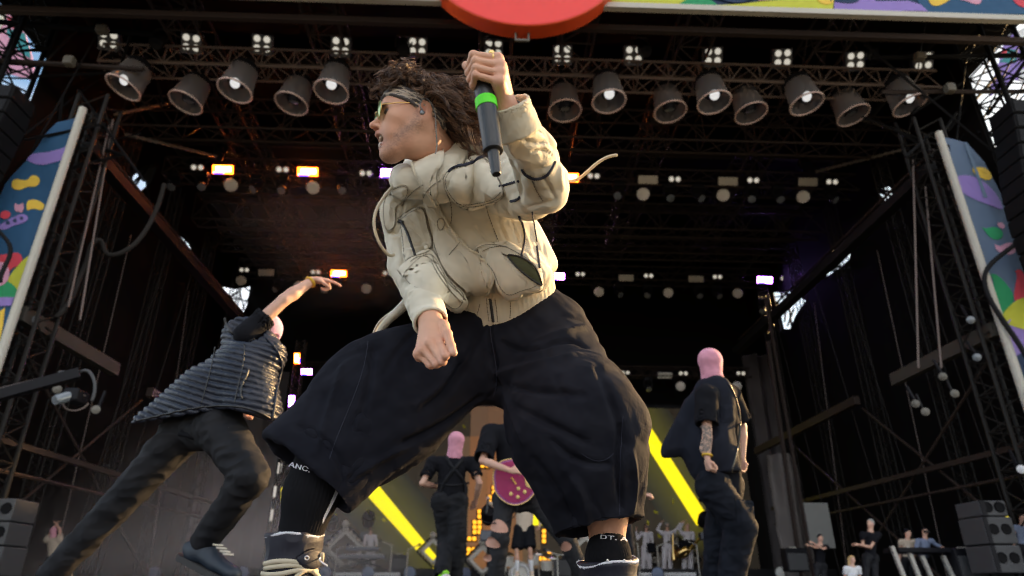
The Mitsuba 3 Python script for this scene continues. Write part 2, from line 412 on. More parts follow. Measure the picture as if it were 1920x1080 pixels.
scene['mat_lens_glass'] = {'type': 'twosided', 'bsdf': {'type': 'plastic', 'diffuse_reflectance': rgb(.78, .76, .72)}}
scene['mat_dome'] = {'type': 'blendbsdf', 'weight': .13, 'a': {'type': 'thindielectric', 'int_ior': 1.45}, 'b': {'type': 'twosided', 'bsdf': {'type': 'principled', 'base_color': rgb(.85, .79, .80), 'roughness': .3, 'specular': .6}}}
pm('mat_dome_rim', (.70, .54, .50), .3, spec=.7)
SXC = .76
RZ = 12.55
struct('ground', box((0, 60, -1.65), (600, 600, .1)), 'mat_ground')
fl = single('stage_floor', cat([box((SXC, 19.5, -.4), (31, 23, .8)), box((.8, 4.2, -.45), (8.4, 7.7, .78))]), 'mat_floor', '', '')
labels[fl] = {'kind': 'structure'}

# --- trusses
def truss(a, b, w, h, mat, name, label, group=None, r=.028, bay=None, up=(0, 0, 1), rb=.014, cat_='truss'):
    a, b = np.asarray(a, float), np.asarray(b, float); t = unit(b - a); L = np.linalg.norm(b - a)
    s = unit(np.cross(t, up)); u = np.cross(s, t)
    bay = bay or h * 1.0; n = max(2, int(round(L / bay)))
    key = thing(name, label, cat_, group)
    off = [s * w / 2 * i + u * h / 2 * j for i, j in ((-1, -1), (1, -1), (1, 1), (-1, 1))]
    for o in off: part(key, 'chord', bar(a + o, b + o, r, 7), mat, 30)
    ms = []
    for k in range(n):
        p, q = a + t * L * k / n, a + t * L * (k + 1) / n; m = (p + q) / 2
        for i in range(4):
            o1, o2 = off[i], off[(i + 1) % 4]
            ms += [(p + o1, m + o2), (m + o2, q + o1), (p + o1, p + o2)]
    bk = part(key, 'bracing', bars([x for x, y in ms], [y for x, y in ms], rb, 4), mat); labels[bk] = {'kind': 'stuff'}
    return key
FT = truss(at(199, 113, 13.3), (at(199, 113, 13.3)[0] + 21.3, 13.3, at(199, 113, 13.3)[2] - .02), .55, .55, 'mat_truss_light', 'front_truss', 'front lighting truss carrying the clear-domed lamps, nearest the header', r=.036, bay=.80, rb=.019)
zt = 12.1
for Y, lab in ((15.4, 'second'), (18.0, 'lit orange'), (20.4, 'fourth'), (22.6, 'fifth'), (25.0, 'rearmost high')):
    lb = {18.0: 'cross truss carrying the first row of strobes, orange ones among them', 25.0: 'rearmost high cross truss, with strobes above the dark screen header'}.get(Y, f'bare dark cross truss under the roof, {lab} one behind the header')
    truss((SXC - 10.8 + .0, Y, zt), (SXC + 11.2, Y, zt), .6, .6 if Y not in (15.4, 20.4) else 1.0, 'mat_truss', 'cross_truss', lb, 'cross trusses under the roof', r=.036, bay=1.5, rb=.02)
for x in (-7.6, -4.1, .15, 2.2, 5.2, 8.7):
    wh = {-7.6: 'leftmost', -4.1: 'second from the left', .15: 'left of the middle', 2.2: 'right of the middle', 5.2: 'second from the right', 8.7: 'rightmost'}[x]
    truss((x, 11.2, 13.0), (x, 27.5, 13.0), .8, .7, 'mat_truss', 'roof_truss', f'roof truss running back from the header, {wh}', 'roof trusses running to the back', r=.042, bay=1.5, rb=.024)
# roof skin
RF = thing('stage_roof', 'black roof cover over the whole stage', 'roof')
part(RF, 'cover', box((SXC, 20, 14.0), (27, 18.4, .06)), 'mat_black_cloth')
for Y in (11.6, 14.8, 18.6, 22.2, 25.6): part(RF, 'rafter', box((SXC, Y, 13.65), (24, .14, .2)), 'mat_truss')
part(RF, 'back_drop', box((SXC, 28.6, 10.6), (23.3, .08, 7.0)), 'mat_black_cloth')
# side walls: black drapes with the openings where sky shows
def wall_x(px, py, X):
    d = FWD * FPX + RGT * (px - 960) - UPV * (py - 540); return CAM + d * ((X - CAM[0]) / d[0])
def side_wall(X, holes, label):
    k = thing('side_drape', label, 'drape', 'black drapes at the sides of the stage')
    pg = sg.box(13.0, 0.0, 28.7, 13.9)
    for hole in holes:
        q = np.array([wall_x(x, y, X)[1:] for x, y in hole])
        pg = pg.difference(sg.Polygon(q).buffer(.10, join_style=2))
    m = extrude(pg, .04)
    part(k, 'cloth', TM(np.stack([np.asarray(m.vertices)[:, 2] + X, np.asarray(m.vertices)[:, 0], np.asarray(m.vertices)[:, 1]], 1), m.faces[:, ::1]), 'mat_black_cloth')
    ms = []; r_ = np.random.default_rng(int(abs(X) * 10))
    for hole in holes:
        q = np.array([wall_x(x, y, X) for x, y in hole]); c = q.mean(0)
        for i in range(9):
            a, b = q[r_.integers(len(q))], q[r_.integers(len(q))]
            a = a + r_.normal(size=3) * .25; b = b + r_.normal(size=3) * .25
            a[0] = b[0] = X + (.12 if X < 0 else -.12)
            if np.linalg.norm(a - b) > .5: ms.append(bar(a, b, r_.uniform(.02, .05), 4))
    s_ = part(k, 'scaffold', cat(ms), 'mat_cable'); labels[s_] = {'kind': 'stuff'}
XL, XR = SXC - 11.6, SXC + 11.6
side_wall(XL, [[(233, 342), (262, 326), (285, 320), (278, 338), (252, 362), (236, 358)], [(322, 447), (334, 445), (352, 462), (360, 480), (352, 482), (338, 468)], [(408, 541), (440, 547), (474, 540), (466, 560), (452, 590), (440, 585), (420, 562)]], 'black side drape on the left of the stage with gaps of sky')
side_wall(XR, [[(1651, 360), (1664, 356), (1676, 366), (1672, 374), (1660, 370)], [(1548, 508), (1566, 492), (1592, 472), (1590, 482), (1568, 502), (1552, 514)], [(1452, 553), (1480, 552), (1505, 566), (1490, 588), (1480, 612), (1470, 612), (1464, 584)]], 'black side drape on the right of the stage with gaps of sky')
# side beams, columns, ropes
for X, s, nm in ((SXC - 9.95, -1, 'left'), (SXC + 9.95, 1, 'right')):
    k = thing('side_beam', f'high pale beam along the {nm} side under the roof edge', 'beam', 'pale beams along the sides')
    part(k, 'flange', bar4((X, 13.0, 9.35), (X, 26.5, 9.35), .30, .26), 'mat_cable'); part(k, 'rail', bar((X + .2 * s, 13.0, 9.9), (X + .2 * s, 26.5, 9.9), .04), 'mat_truss')
    k = thing('side_beam', f'lower pale beam along the {nm} side at half height', 'beam', 'pale beams along the sides')
    part(k, 'flange', bar4((X, 12.6, 5.05), (X, 16.4, 5.08), .20, .30), 'mat_girder'); part(k, 'flange', bar4((X, 18.3, 5.05), (X, 26.0, 5.05), .16, .24), 'mat_truss')
    k = thing('side_beam', f'lowest thin rail along the {nm} side', 'beam', 'pale beams along the sides')
    part(k, 'flange', bar4((X + .3 * s, 12.8, 2.75), (X + .3 * s, 26.0, 2.9), .10, .12), 'mat_truss'); part(k, 'rail', bar((X + .3 * s, 12.8, 2.2), (X + .3 * s, 26.0, 2.35), .04), 'mat_truss')
    for Y, wh in ((16.0, 'nearest'), (19.0, 'second'), (22.0, 'third'), (25.0, 'farthest')):
        truss((X + .9 * s, Y, 0), (X + .9 * s, Y, 12.0), .30, .30, 'mat_tower', 'side_column', f'slender lattice column on the {nm} side, {wh} of four', 'lattice columns along the sides', r=.022, bay=.5, up=(0, 1, 0), rb=.010, cat_='column')
    r_ = np.random.default_rng(5)
    for i in range(9):
        Y = 13.4 + i * 1.25 + r_.uniform(-.3, .3); dx = r_.uniform(-.4, .6)
        single('rope', bar((X + dx * s + .35 * s, Y, 9.3), (X + (dx + r_.uniform(-.3, .3)) * s + .3 * s, Y + r_.uniform(-1.2, 1.2), 0.1), .013, 4), 'mat_truss_light' if i % 3 == 0 else 'mat_rope', f'thin {"pale" if i % 3 == 0 else "dark"} rope hanging on the {nm} side of the stage, {("nearest", "second", "third", "fourth", "fifth", "sixth", "seventh", "eighth", "farthest")[i]} of nine going back', 'rope', f'ropes hanging on the {nm} side')
    for i, (y0, z0, y1, z1) in enumerate(((13.2, .2, 19., 5.), (13.2, 5.0, 22.0, 0.2), (17, 0.2, 24, 5.0))):
        single('diagonal_brace', bar((X + .5 * s, y0, z0), (X + .5 * s, y1, z1), .035, 5), 'mat_truss', f'diagonal tube brace low on the {nm} side, {("nearest","middle","farthest")[i]} of three', 'brace', 'diagonal braces at the sides')
for a, b, lb in (((206, 232, 13.2), (128, 575, 13.2), 'pale rope slanting beside the left banner, left one'), ((212, 224, 13.3), (150, 600, 13.3), 'dark rope slanting beside the left banner, right one'), ((1712, 300, 13.2), (1722, 690, 13.2), 'pale rope beside the right tower'), ((1735, 350, 13.2), (1765, 690, 13.2), 'second pale rope beside the right tower')):
    single('rope', bar(at(*a), at(*b), .022, 5), 'mat_truss_light', lb, 'rope', 'ropes beside the banners')
# corner towers beside the banners
for X, s, nm in ((SXC - 9.55, -1, 'left'), (SXC + 9.55, 1, 'right')):
    truss((X + .42 * s, 13.0, -.8), (X + .42 * s, 13.0, 10.6), .66, .62, 'mat_tower', 'corner_tower', f'lattice corner tower behind the {nm} banner', 'lattice corner towers', r=.045, bay=.75, up=(0, 1, 0), rb=.020, cat_='tower')
    truss((X + 2.9 * s, 12.9, -.8), (X + 2.9 * s, 12.9, 16.), .9, .9, 'mat_speaker_black', 'outer_tower', f'black outer tower beyond the {nm} banner', 'black outer towers', r=.06, bay=.9, up=(0, 1, 0), rb=.03, cat_='tower')
    k = thing('tower_bracing', f'tangle of black brackets between roof corner and {nm} tower', 'scaffold', 'black scaffold at the roof corners'); ms = []
    r_ = np.random.default_rng(11 + (s > 0))
    for i in range(34):
        a = np.array([X + s * r_.uniform(-.2, 3.2), 12.6 + r_.uniform(-.2, 1.2), r_.uniform(8.6, 15.)]); d = r_.normal(size=3) * np.array([.9, .3, .9])
        ms.append(bar(a - d, a + d, r_.uniform(.02, .05), 4))
    s_ = part(k, 'scaffold', cat(ms), 'mat_speaker_black'); labels[s_] = {'kind': 'stuff'}
    part(k, 'rail', bar((X - .6 * s, 12.6, 12.4), (X + 4 * s, 12.6, 12.7), .07), 'mat_speaker_black'); part(k, 'rail', bar((X - .6 * s, 12.6, 11.3), (X + 4 * s, 12.6, 11.5), .06), 'mat_truss')
    part(k, 'clamp', rbox((X + .5 * s, 12.4, 12.3), (.26, .2, .2), .04), 'mat_beam'); part(k, 'clamp', rbox((X + 1.0 * s, 12.4, 11.3), (.22, .2, .24), .04), 'mat_beam')

# --- printed banners
PAINT = dict(blue=(.014, .075, .17), teal=(.03, .22, .24), purple=(.27, .19, .52), yellow=(.75, .50, .06), lime=(.52, .54, .05), pink=(.60, .30, .42), red=(.62, .055, .085), green=(.02, .28, .11), navy=(.010, .03, .085), white=(.7, .7, .7), cream=(.66, .62, .50), paleblue=(.13, .20, .30), slate=(.10, .15, .24))
for n_, c_ in PAINT.items(): pm('mat_print_' + n_, c_, .75)
def sheet(pg, Y, d=.004, wave=.0):
    m = extrude(pg, d)
    if wave:
        vv, ff = trimesh.remesh.subdivide_to_size(m.vertices, m.faces, .45, 12); m = TM(vv, ff)
    v = np.array(m.vertices); y = Y - v[:, 2]
    if wave:
        o = np.stack([v[:, 0] * .9 + v[:, 1] * .35, v[:, 1] * .5, v[:, 0] * 0], 1)
        y = y + wave * (np.sin(v[:, 0] * 2.6 + v[:, 1] * .9) * .35 + 1.6 * (meshkit.fbm(o, 3, 4) - .5))
    return TM(np.stack([v[:, 0], y, v[:, 1]], 1), m.faces)
def pxpoly(pts, Y, smooth=True):
    p = np.array(pts, float)
    if smooth: p = spline(np.vstack([p, p[:1]]), len(p) * 6)[:-1]
    return sg.Polygon(np.array([at(x, y, Y)[[0, 2]] for x, y in p])).buffer(0)
def banner(name, label, outline, base, prints, Y):
    k = thing(name, label, 'banner')
    pg = pxpoly(outline, Y, False)
    wv = .16 if Y != YH else .05
    part(k, 'cloth', sheet(pg, Y, .02, wv), 'mat_print_' + base, 30)
    for i, (c, pts, sm, *lay) in enumerate(prints):
        g = pxpoly(pts, Y, sm).intersection(pg)
        if g.area > 1e-4: part(k, 'print', sheet(g, Y - .030 - .012 * (lay[0] if lay else 0), .004, wv), 'mat_print_' + c, 30)
    return k
YB, YH = 12.4, 11.0
BLK = banner('banner', 'tall blue banner with coloured shapes on the left tower', [(155, 217), (104, 226), (80, 250), (50, 292), (10, 345), (-60, 520), (-160, 900), (-250, 1500), (-272, 1500), (0, 682)], 'blue', [
    ('purple', [(45, 295), (62, 283), (100, 280), (145, 265), (132, 290), (110, 300), (75, 305)], True), ('yellow', [(22, 346), (34, 335), (48, 334), (58, 325), (70, 332), (64, 345), (48, 348), (38, 354), (26, 354)], True),
    ('pink', [(34, 396), (27, 388), (29, 381), (35, 384), (41, 380), (44, 387)], True), ('yellow', [(50, 379), (76, 377), (80, 384), (76, 391), (58, 391), (52, 394), (49, 388)], True), ('red', [(4, 402), (12, 396), (20, 400), (18, 409), (9, 412), (3, 408)], True),
    ('purple', [(2, 424), (14, 416), (30, 405), (46, 402), (53, 409), (44, 418), (26, 424), (10, 432), (0, 430)], True), ('navy', [(14, 420), (18, 416), (21, 419), (17, 423)], True, 1), ('navy', [(26, 415), (30, 411), (33, 414), (29, 418)], True, 1), ('navy', [(38, 411), (42, 407), (45, 410), (41, 413)], True, 1),
    ('red', [(-30, 500), (-10, 480), (15, 477), (40, 478), (44, 492), (22, 506), (14, 530), (-20, 560)], True), ('pink', [(-30, 520), (0, 492), (12, 495), (16, 527), (-20, 540)], True, 1), ('lime', [(20, 518), (34, 500), (58, 482), (50, 520), (34, 545), (20, 538)], True), ('green', [(-40, 560), (0, 530), (22, 530), (34, 545), (26, 560), (-10, 562)], True), ('purple', [(-60, 560), (29, 559), (24, 575), (-60, 578)], False, 1), ('yellow', [(-6, 640), (2, 585), (12, 578), (8, 610), (0, 640)], False), ('cream', [(152, 217), (157, 217), (4, 682), (-2, 682)], False, 2)], YB)
BRK = banner('banner', 'tall slate blue banner with coloured shapes on the right tower', [(1761, 262), (1772, 262), (1815, 268), (1850, 300), (1880, 360), (1920, 470), (2060, 900), (2200, 1500), (2120, 1500), (1920, 758)], 'slate', [
    ('yellow', [(1822, 316), (1838, 312), (1858, 318), (1862, 332), (1848, 336), (1834, 332), (1824, 326)], True), ('purple', [(1790, 334), (1815, 332), (1850, 345), (1880, 380), (1882, 388), (1850, 384), (1820, 372), (1794, 352)], True), ('green', [(1836, 426), (1848, 430), (1862, 428), (1876, 440), (1872, 450), (1856, 450), (1846, 440)], True), ('pink', [(1860, 460), (1872, 464), (1886, 458), (1899, 466), (1896, 478), (1880, 480), (1866, 474)], True), ('pink', [(1868, 420), (1874, 418), (1880, 420), (1880, 430), (1874, 430)], True),
    ('green', [(1848, 520), (1860, 515), (1880, 530), (1897, 560), (1890, 580), (1870, 592), (1862, 570)], True), ('red', [(1898, 512), (1906, 508), (1914, 515), (1922, 560), (1902, 566), (1900, 540)], True), ('lime', [(1874, 600), (1890, 575), (1905, 564), (1950, 570), (1960, 616), (1900, 612)], True, 1), ('purple', [(1880, 612), (1960, 616), (1960, 700), (1940, 700), (1905, 670), (1890, 640)], True), ('navy', [(1906, 668), (1925, 660), (1960, 700), (1960, 760), (1925, 740)], True, 1), ('paleblue', [(1806, 268), (1812, 268), (1850, 372), (1842, 372)], False, 1)], YB)
for i, (bk, x_, nm) in enumerate(((BLK, at(155, 218, YB)[0], 'left'), (BRK, at(1760, 262, YB)[0], 'right'))):
    part(bk, 'edge_pole', bar((x_, YB - .06, -.8), (x_, YB - .06, 9.9), .085, 10), 'mat_pole_white', 30, label=f'pale pole along the inner edge of the {nm} banner')
# --- header with the red disc
YH = 11.0
def hz(px, py): return at(px, py, YH)
HD = banner('header_banner', 'long coloured header banner across the top of the stage', [(-300, -30), (400, -13), (1120, 10), (1560, 22), (1990, 32), (1990, -200), (-300, -200)], 'navy', [
    ('cream', [(540, -30), (700, -10), (845, -4), (845, -60), (540, -60)], False), ('lime', [(640, -1), (740, 2), (830, 4), (830, -40), (640, -40)], False, 1), ('white', [(1112, 12), (1134, 13), (1134, -60), (1112, -60)], False), ('lime', [(1134, 14), (1290, 18), (1300, -30), (1134, -40)], False),
    ('green', [(1262, 16), (1280, 6), (1330, 2), (1345, 16), (1340, 18)], True, 1), ('lime', [(1332, 19), (1340, 12), (1380, 9), (1430, 4), (1480, 2), (1520, -10), (1563, 0), (1560, 20), (1500, 22), (1400, 21)], False, 1), ('navy', [(1310, 2), (1330, -20), (1380, -25), (1420, -8), (1400, 4), (1360, 4)], True, 2), ('pink', [(1420, 3), (1425, -15), (1448, -15), (1450, 3)], False, 2), ('yellow', [(1530, -10), (1555, -12), (1563, 4), (1545, 12), (1530, 4)], True, 2),
    ('purple', [(1563, 22), (1563, -30), (1620, -30), (1640, 5), (1700, 5), (1725, 12), (1738, 24), (1650, 24)], False, 1), ('navy', [(1555, 6), (1580, 8), (1610, 2), (1612, -20), (1560, -10)], True, 2), ('blue', [(1738, 26), (1722, 10), (1700, -40), (1990, -40), (1990, 34), (1850, 29)], False), ('yellow', [(1740, 4), (1748, 12), (1775, 4), (1788, -6), (1760, -10)], True, 1), ('pink', [(1800, 2), (1815, 6), (1836, 8), (1838, 2), (1824, -10)], True, 1), ('red', [(1896, 4), (1906, 14), (1930, 18), (1960, 0), (1920, -20)], True, 1)], YH)
part(HD, 'bottom_rail', bar4((-13.5, YH - .08, hz(960, 5)[2] - .17), (15, YH - .08, hz(960, 5)[2] - .05), .14, .15), 'mat_pole_white', label='pale rail along the bottom of the header')
part(HD, 'backing_frame', cat([bar4((-13.5, YH + .5, 11.9), (15, YH + .5, 12.0), .12, .16), bar4((-13.5, YH + .3, 13.2), (15, YH + .3, 13.2), .1, .1)]), 'mat_truss')
pm('mat_disc', (.85, .05, .04), .5)
DI = thing('round_sign', 'big red round sign hanging at the top middle, in front of the header', 'sign')
dc = np.array([at(982, 60, 10.6)[0], 10.6, at(982, 46, 10.6)[2] + 2.32]); dn = np.array([0, -1, -.0])
part(DI, 'face', lathe([(0, 0), (2.26, 0), (2.30, -.02)], 96, dc, dn), 'mat_disc', 30)
pm('mat_disc_rim', (.75, .075, .015), .45)
part(DI, 'rim', lathe([(2.30, -.02), (2.32, -.04), (2.32, -.40), (2.25, -.42), (0, -.42)], 96, dc, dn), 'mat_disc_rim', 30)
part(DI, 'bracket', cat([bar4(dc + (x, .25, -2.3), dc + (x, .25, -2.52), .04) for x in (-.16, .12)] + [bar4(dc + (-.18, .25, -2.52), dc + (.14, .25, -2.52), .05)]), 'mat_beam')

# --- lamps on the front truss
def axes(t, up=(0, 0, 1)):
    t = unit(t); s = unit(np.cross(up, t)); return s, np.cross(t, s), t
E_W = emit('mat_emit', (1.0, .93, .78), .06, .6)
def blinder(px, py, Y, label, w=.50):
    c = at(px, py, Y); k = thing('blinder_lamp', label, 'lamp', 'four-lamp blinders above the front truss')
    s, u, t = axes(unit((.05 * (1 - c[0]) * .3, -.78, -.62))); R = np.stack([s, u, t], 1)
    part(k, 'housing', rbox(c, (w, w * .92, .22), .02, R), 'mat_lamp_blue')
    part(k, 'barn_door', frame(rbox((0, -w * .50, .06), (w * .96, .05, .24), .01), c, s, u, t), 'mat_lamp_blue')
    part(k, 'yoke', cat([bar(c - u * w * .45, c - u * w * .95 - t * .1, .025), bar(c - u * w * .45 - s * .2, c - u * w * .45 + s * .2, .02)]), 'mat_lamp_body')
    for i in (-1, 1):
        for j in (-1, 1):
            o = c + s * i * w * .235 + u * j * w * .225 + t * .112
            l = part(k, 'lamp', lathe([(.078, 0), (.072, .012), (.045, .022), (0, .026)], 14, o, t), 'mat_emit', 40, **E_W)
            part(l, 'reflector_ring', lathe([(.077, -.004), (.090, .010), (.094, .0), (.094, -.02)], 14, o, t), 'mat_steel', 40)
for i, (x, y) in enumerate(((207, 75), (361, 81), (493, 83), (640, 87), (783, 88), (925, 91), (1054, 102), (1187, 103), (1335, 106), (1465, 109), (1601, 114), (1728, 115))):
    blinder(x, y, 13.1, f'square four-lamp blinder standing above the front truss, number {i + 1} from the left' if 0 else ['leftmost four-lamp blinder above the front truss', 'four-lamp blinder second from the left above the truss', 'four-lamp blinder third from the left above the truss', 'four-lamp blinder above the truss just left of the curly hair', 'four-lamp blinder directly above the curly hair', 'four-lamp blinder behind the raised fist', 'four-lamp blinder just right of the red sign above the truss', 'four-lamp blinder second to the right of the raised fist', 'four-lamp blinder fourth from the right above the truss', 'four-lamp blinder third from the right above the truss', 'four-lamp blinder second from the right above the truss', 'rightmost four-lamp blinder above the front truss'][i])
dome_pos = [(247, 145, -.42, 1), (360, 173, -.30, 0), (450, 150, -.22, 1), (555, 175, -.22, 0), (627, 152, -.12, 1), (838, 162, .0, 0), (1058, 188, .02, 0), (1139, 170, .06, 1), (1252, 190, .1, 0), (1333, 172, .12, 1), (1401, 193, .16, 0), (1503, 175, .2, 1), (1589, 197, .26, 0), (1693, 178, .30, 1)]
dome_lab = ['leftmost clear-domed lamp, its white lens facing out', 'clear-domed lamp second from the left, dark inside', 'clear-domed lamp third from the left with white lens', 'dark clear-domed lamp fourth from the left', 'clear-domed lamp just left of the curly hair', 'clear-domed lamp mostly hidden behind the curly hair', 'clear-domed lamp nearest to the right of the raised fist', 'clear-domed lamp with white lens second right of the fist', 'dark clear-domed lamp sixth from the right', 'clear-domed lamp with white lens fifth from the right', 'small dark clear-domed lamp fourth from the right', 'clear-domed lamp with white lens third from the right', 'dark clear-domed lamp second from the right', 'rightmost clear-domed lamp with white lens']
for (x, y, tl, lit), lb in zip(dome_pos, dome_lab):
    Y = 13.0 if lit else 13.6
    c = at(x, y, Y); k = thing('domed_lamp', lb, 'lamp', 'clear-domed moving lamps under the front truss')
    down = unit(np.array([tl * .8, -.06, -1.0]))
    s, u, t = axes(down, (0, 1, .2))
    R0, R1_, Lh = .33, .41, .72
    top = c - t * Lh * .5
    part(k, 'dome', lathe([(R0 * .97, .0), (R0, .06), (R1_, Lh)], 36, top, t), 'mat_dome', True)
    rim = [top + t * Lh + R1_ * (math.cos(a) * s + math.sin(a) * u) for a in np.linspace(0, 2 * np.pi, 41)]
    part(k, 'rim', tube(rim, .024, 6), 'mat_dome_rim', True)
    part(k, 'base', lathe([(0, -.10), (R0 * .9, -.10), (R0 * 1.0, -.02), (R0 * 1.0, .05), (0, .06)], 28, top, t), 'mat_lamp_body', 35)
    part(k, 'clamp', bar(top - t * .08, top - t * .22 + np.array([0, 0, .14]), .05), 'mat_lamp_body')
    part(k, 'yoke', cat([bar4(top + t * .06 + s * .21 * i, top + t * .46 + s * .21 * i, .06, .12) for i in (-1, 1)] + [bar4(top + t * .07 - s * .23, top + t * .07 + s * .23, .12, .06)]), 'mat_lamp_body')
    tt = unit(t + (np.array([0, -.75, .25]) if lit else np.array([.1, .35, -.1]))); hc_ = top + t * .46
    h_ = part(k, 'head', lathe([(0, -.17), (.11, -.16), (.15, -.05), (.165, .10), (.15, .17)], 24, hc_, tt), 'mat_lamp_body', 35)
    part(h_, 'lens', lathe([(.128, .168), (.09, .185), (0, .195)], 24, hc_, tt), 'mat_emit' if lit else 'mat_earpiece', 40, **(emit('mat_emit', (1, .98, .95), .075, .6) if lit else {}))  # pale lens glow stands in for the sky mirrored in it
# --- lamps on the rear trusses
def twin(px, py, Y, lab, grp):
    c = at(px, py, Y); k = thing('twin_lamp', lab, 'lamp', grp); s, u, t = axes((0, -1, -.5))
    part(k, 'housing', frame(rbox((0, 0, -.1), (.42, .24, .2), .03), c, s, u, t), 'mat_lamp_body')
    for i in (-1, 1):
        l = part(k, 'lamp', lathe([(.070, .0), (.06, .015), (0, .025)], 12, c + s * .105 * i + t * .005, t), 'mat_emit', 40, **emit('mat_emit', (1, .92, .76), .055, .6))
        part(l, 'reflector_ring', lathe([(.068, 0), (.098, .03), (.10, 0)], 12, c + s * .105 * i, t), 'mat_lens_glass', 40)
pm('mat_strobe', (.70, .68, .62), .35)
def strobe(px, py, Y, col, lab, grp, w=.62, h=.26, vert=False):
    c = at(px, py, Y); k = thing('strobe_lamp', lab, 'lamp', grp); s, u, t = axes((0, -1, -.5))
    if vert: s, u = u, -s
    part(k, 'housing', frame(rbox((0, 0, -.09), (w + .08, h + .08, .16), .02), c, s, u, t), 'mat_lamp_body')
    if col is None: part(k, 'panel', frame(rbox((0, 0, 0), (w, h, .03), .008), c, s, u, t), 'mat_strobe')
    else:
        part(k, 'panel', frame(rbox((0, 0, 0), (w, h, .03), .008), c, s, u, t), 'mat_emit', **emit('mat_emit', (4.0, .32, .015) if col[2] < 5 else (2.4, .6, 5.0), 1.0))
        part(k, 'hot_strip', frame(rbox((w * .04, h * .06, .02), (w * .72, h * .55, .03), .008), c, s, u, t), 'mat_emit', **emit('mat_emit', col, 1.0))
        part(k, 'edge_strip', frame(rbox((-w * .2, -h * .42, .02), (w * .5, .05, .035), .008), c, s, u, t), 'mat_emit', **emit('mat_emit', (.05, .04, .5), 1.2))
def disc(px, py, Y, lab, grp, R=.21):
    c = at(px, py, Y); k = thing('spot_lamp', lab, 'lamp', grp); t = unit(CAM - c + np.array([-.12 * (c[0] - 1) * 0 - 1.2, 0, 1.0]))
    part(k, 'head', lathe([(0, -.42), (.15, -.40), (R * .9, -.2), (R, 0), (R * .95, .02)], 20, c, t), 'mat_lamp_body', 35)
    part(k, 'lens', lathe([(R * .94, .015), (R * .6, .04), (0, .055)], 20, c, t), 'mat_lens_glass', 40)  # white of the lens is a painted reflection of the sky
    part(k, 'yoke', cat([bar(c - t * .2 + (i * R * 1.1, 0, 0), c - t * .2 + (i * R * 1.1, 0, .45), .03) for i in (-1, 1)] + [bar(c - t * .2 + (-R * 1.1, 0, .45), c - t * .2 + (R * 1.1, 0, .45), .03)]), 'mat_lamp_body')
OR, WH, VI = (24., 5.5, .7), (14., 9., 7.), (5., 4., 14.)
def row(Y, tw, st, ds, nm):
    for i, (x, y) in enumerate(tw): twin(x, y, Y, f'twin round lamp on the {nm}, {("first","second","third","fourth","fifth","sixth","seventh","eighth")[i]} from the left', f'twin lamps on the {nm}')
    for i, (x, y, c) in enumerate(st): strobe(x, y, Y, c, f'{"unlit pale" if c is None else "lit orange" if c is OR else "lit white" if c is WH else "lit violet"} strobe bar on the {nm}, {("first","second","third","fourth","fifth","sixth","seventh")[i]} from the left', f'strobe bars on the {nm}')
    for i, (x, y) in enumerate(ds): disc(x, y, Y, f'round white-lensed spot under the {nm}, {("first","second","third","fourth","fifth","sixth","seventh")[i]} from the left', f'round spots under the {nm}')
row(17.6, [(370, 314), (530, 318), (686, 325), (1113, 330), (1265, 336), (1412, 338), (1560, 341)], [(418, 318, OR), (577, 322, OR), (733, 325, WH), (1066, 333, OR), (1215, 337, None), (1365, 340, None), (1515, 341, None)], [(433, 347), (587, 352), (1206, 364), (1356, 366), (1506, 369)], 'orange-lit truss')
row(24.6, [(458, 506), (592, 510), (727, 512), (1088, 514), (1216, 517), (1345, 519), (1472, 522)], [(499, 511, None), (635, 513, (26., 7.5, 1.2)), (1044, 518, WH), (1174, 521, None), (1305, 523, None), (1434, 525, VI)], [(452, 526), (561, 536), (687, 541), (1123, 547), (1253, 549), (1383, 550), (1507, 550)], 'rear truss')
row(27.2, [(1172, 699), (1281, 700), (1389, 700)], [(1130, 703, None), (1247, 704, None)], [(1169, 723), (1276, 724), (1382, 724)], 'low bar over the screen')
truss((-7.5, 27.4, 8.65), (11.5, 27.4, 8.65), .4, .4, 'mat_truss', 'screen_truss', 'low dark truss just above the screen', r=.03, bay=.6)
for x, y, c, v_, lb in ((557, 672, (6, 1.6, .8), True, 'small lit red and blue bar at the top of the left cluster'), (575, 697, WH, False, 'small lit white bar in the middle of the left cluster'), (547, 752, WH, True, 'small lit upright bar lowest of the left cluster')):
    strobe(x, y, 24.0, c, lb, 'lit bars behind the crouching leg', .38, .2, v_)
truss(at(552, 770, 24.3) * (1, 1, 0), at(566, 640, 24.3), .3, .3, 'mat_truss', 'lamp_ladder', 'dark ladder truss carrying the small lit bars behind the singer', r=.025, bay=.4, up=(0, 1, 0), cat_='truss')
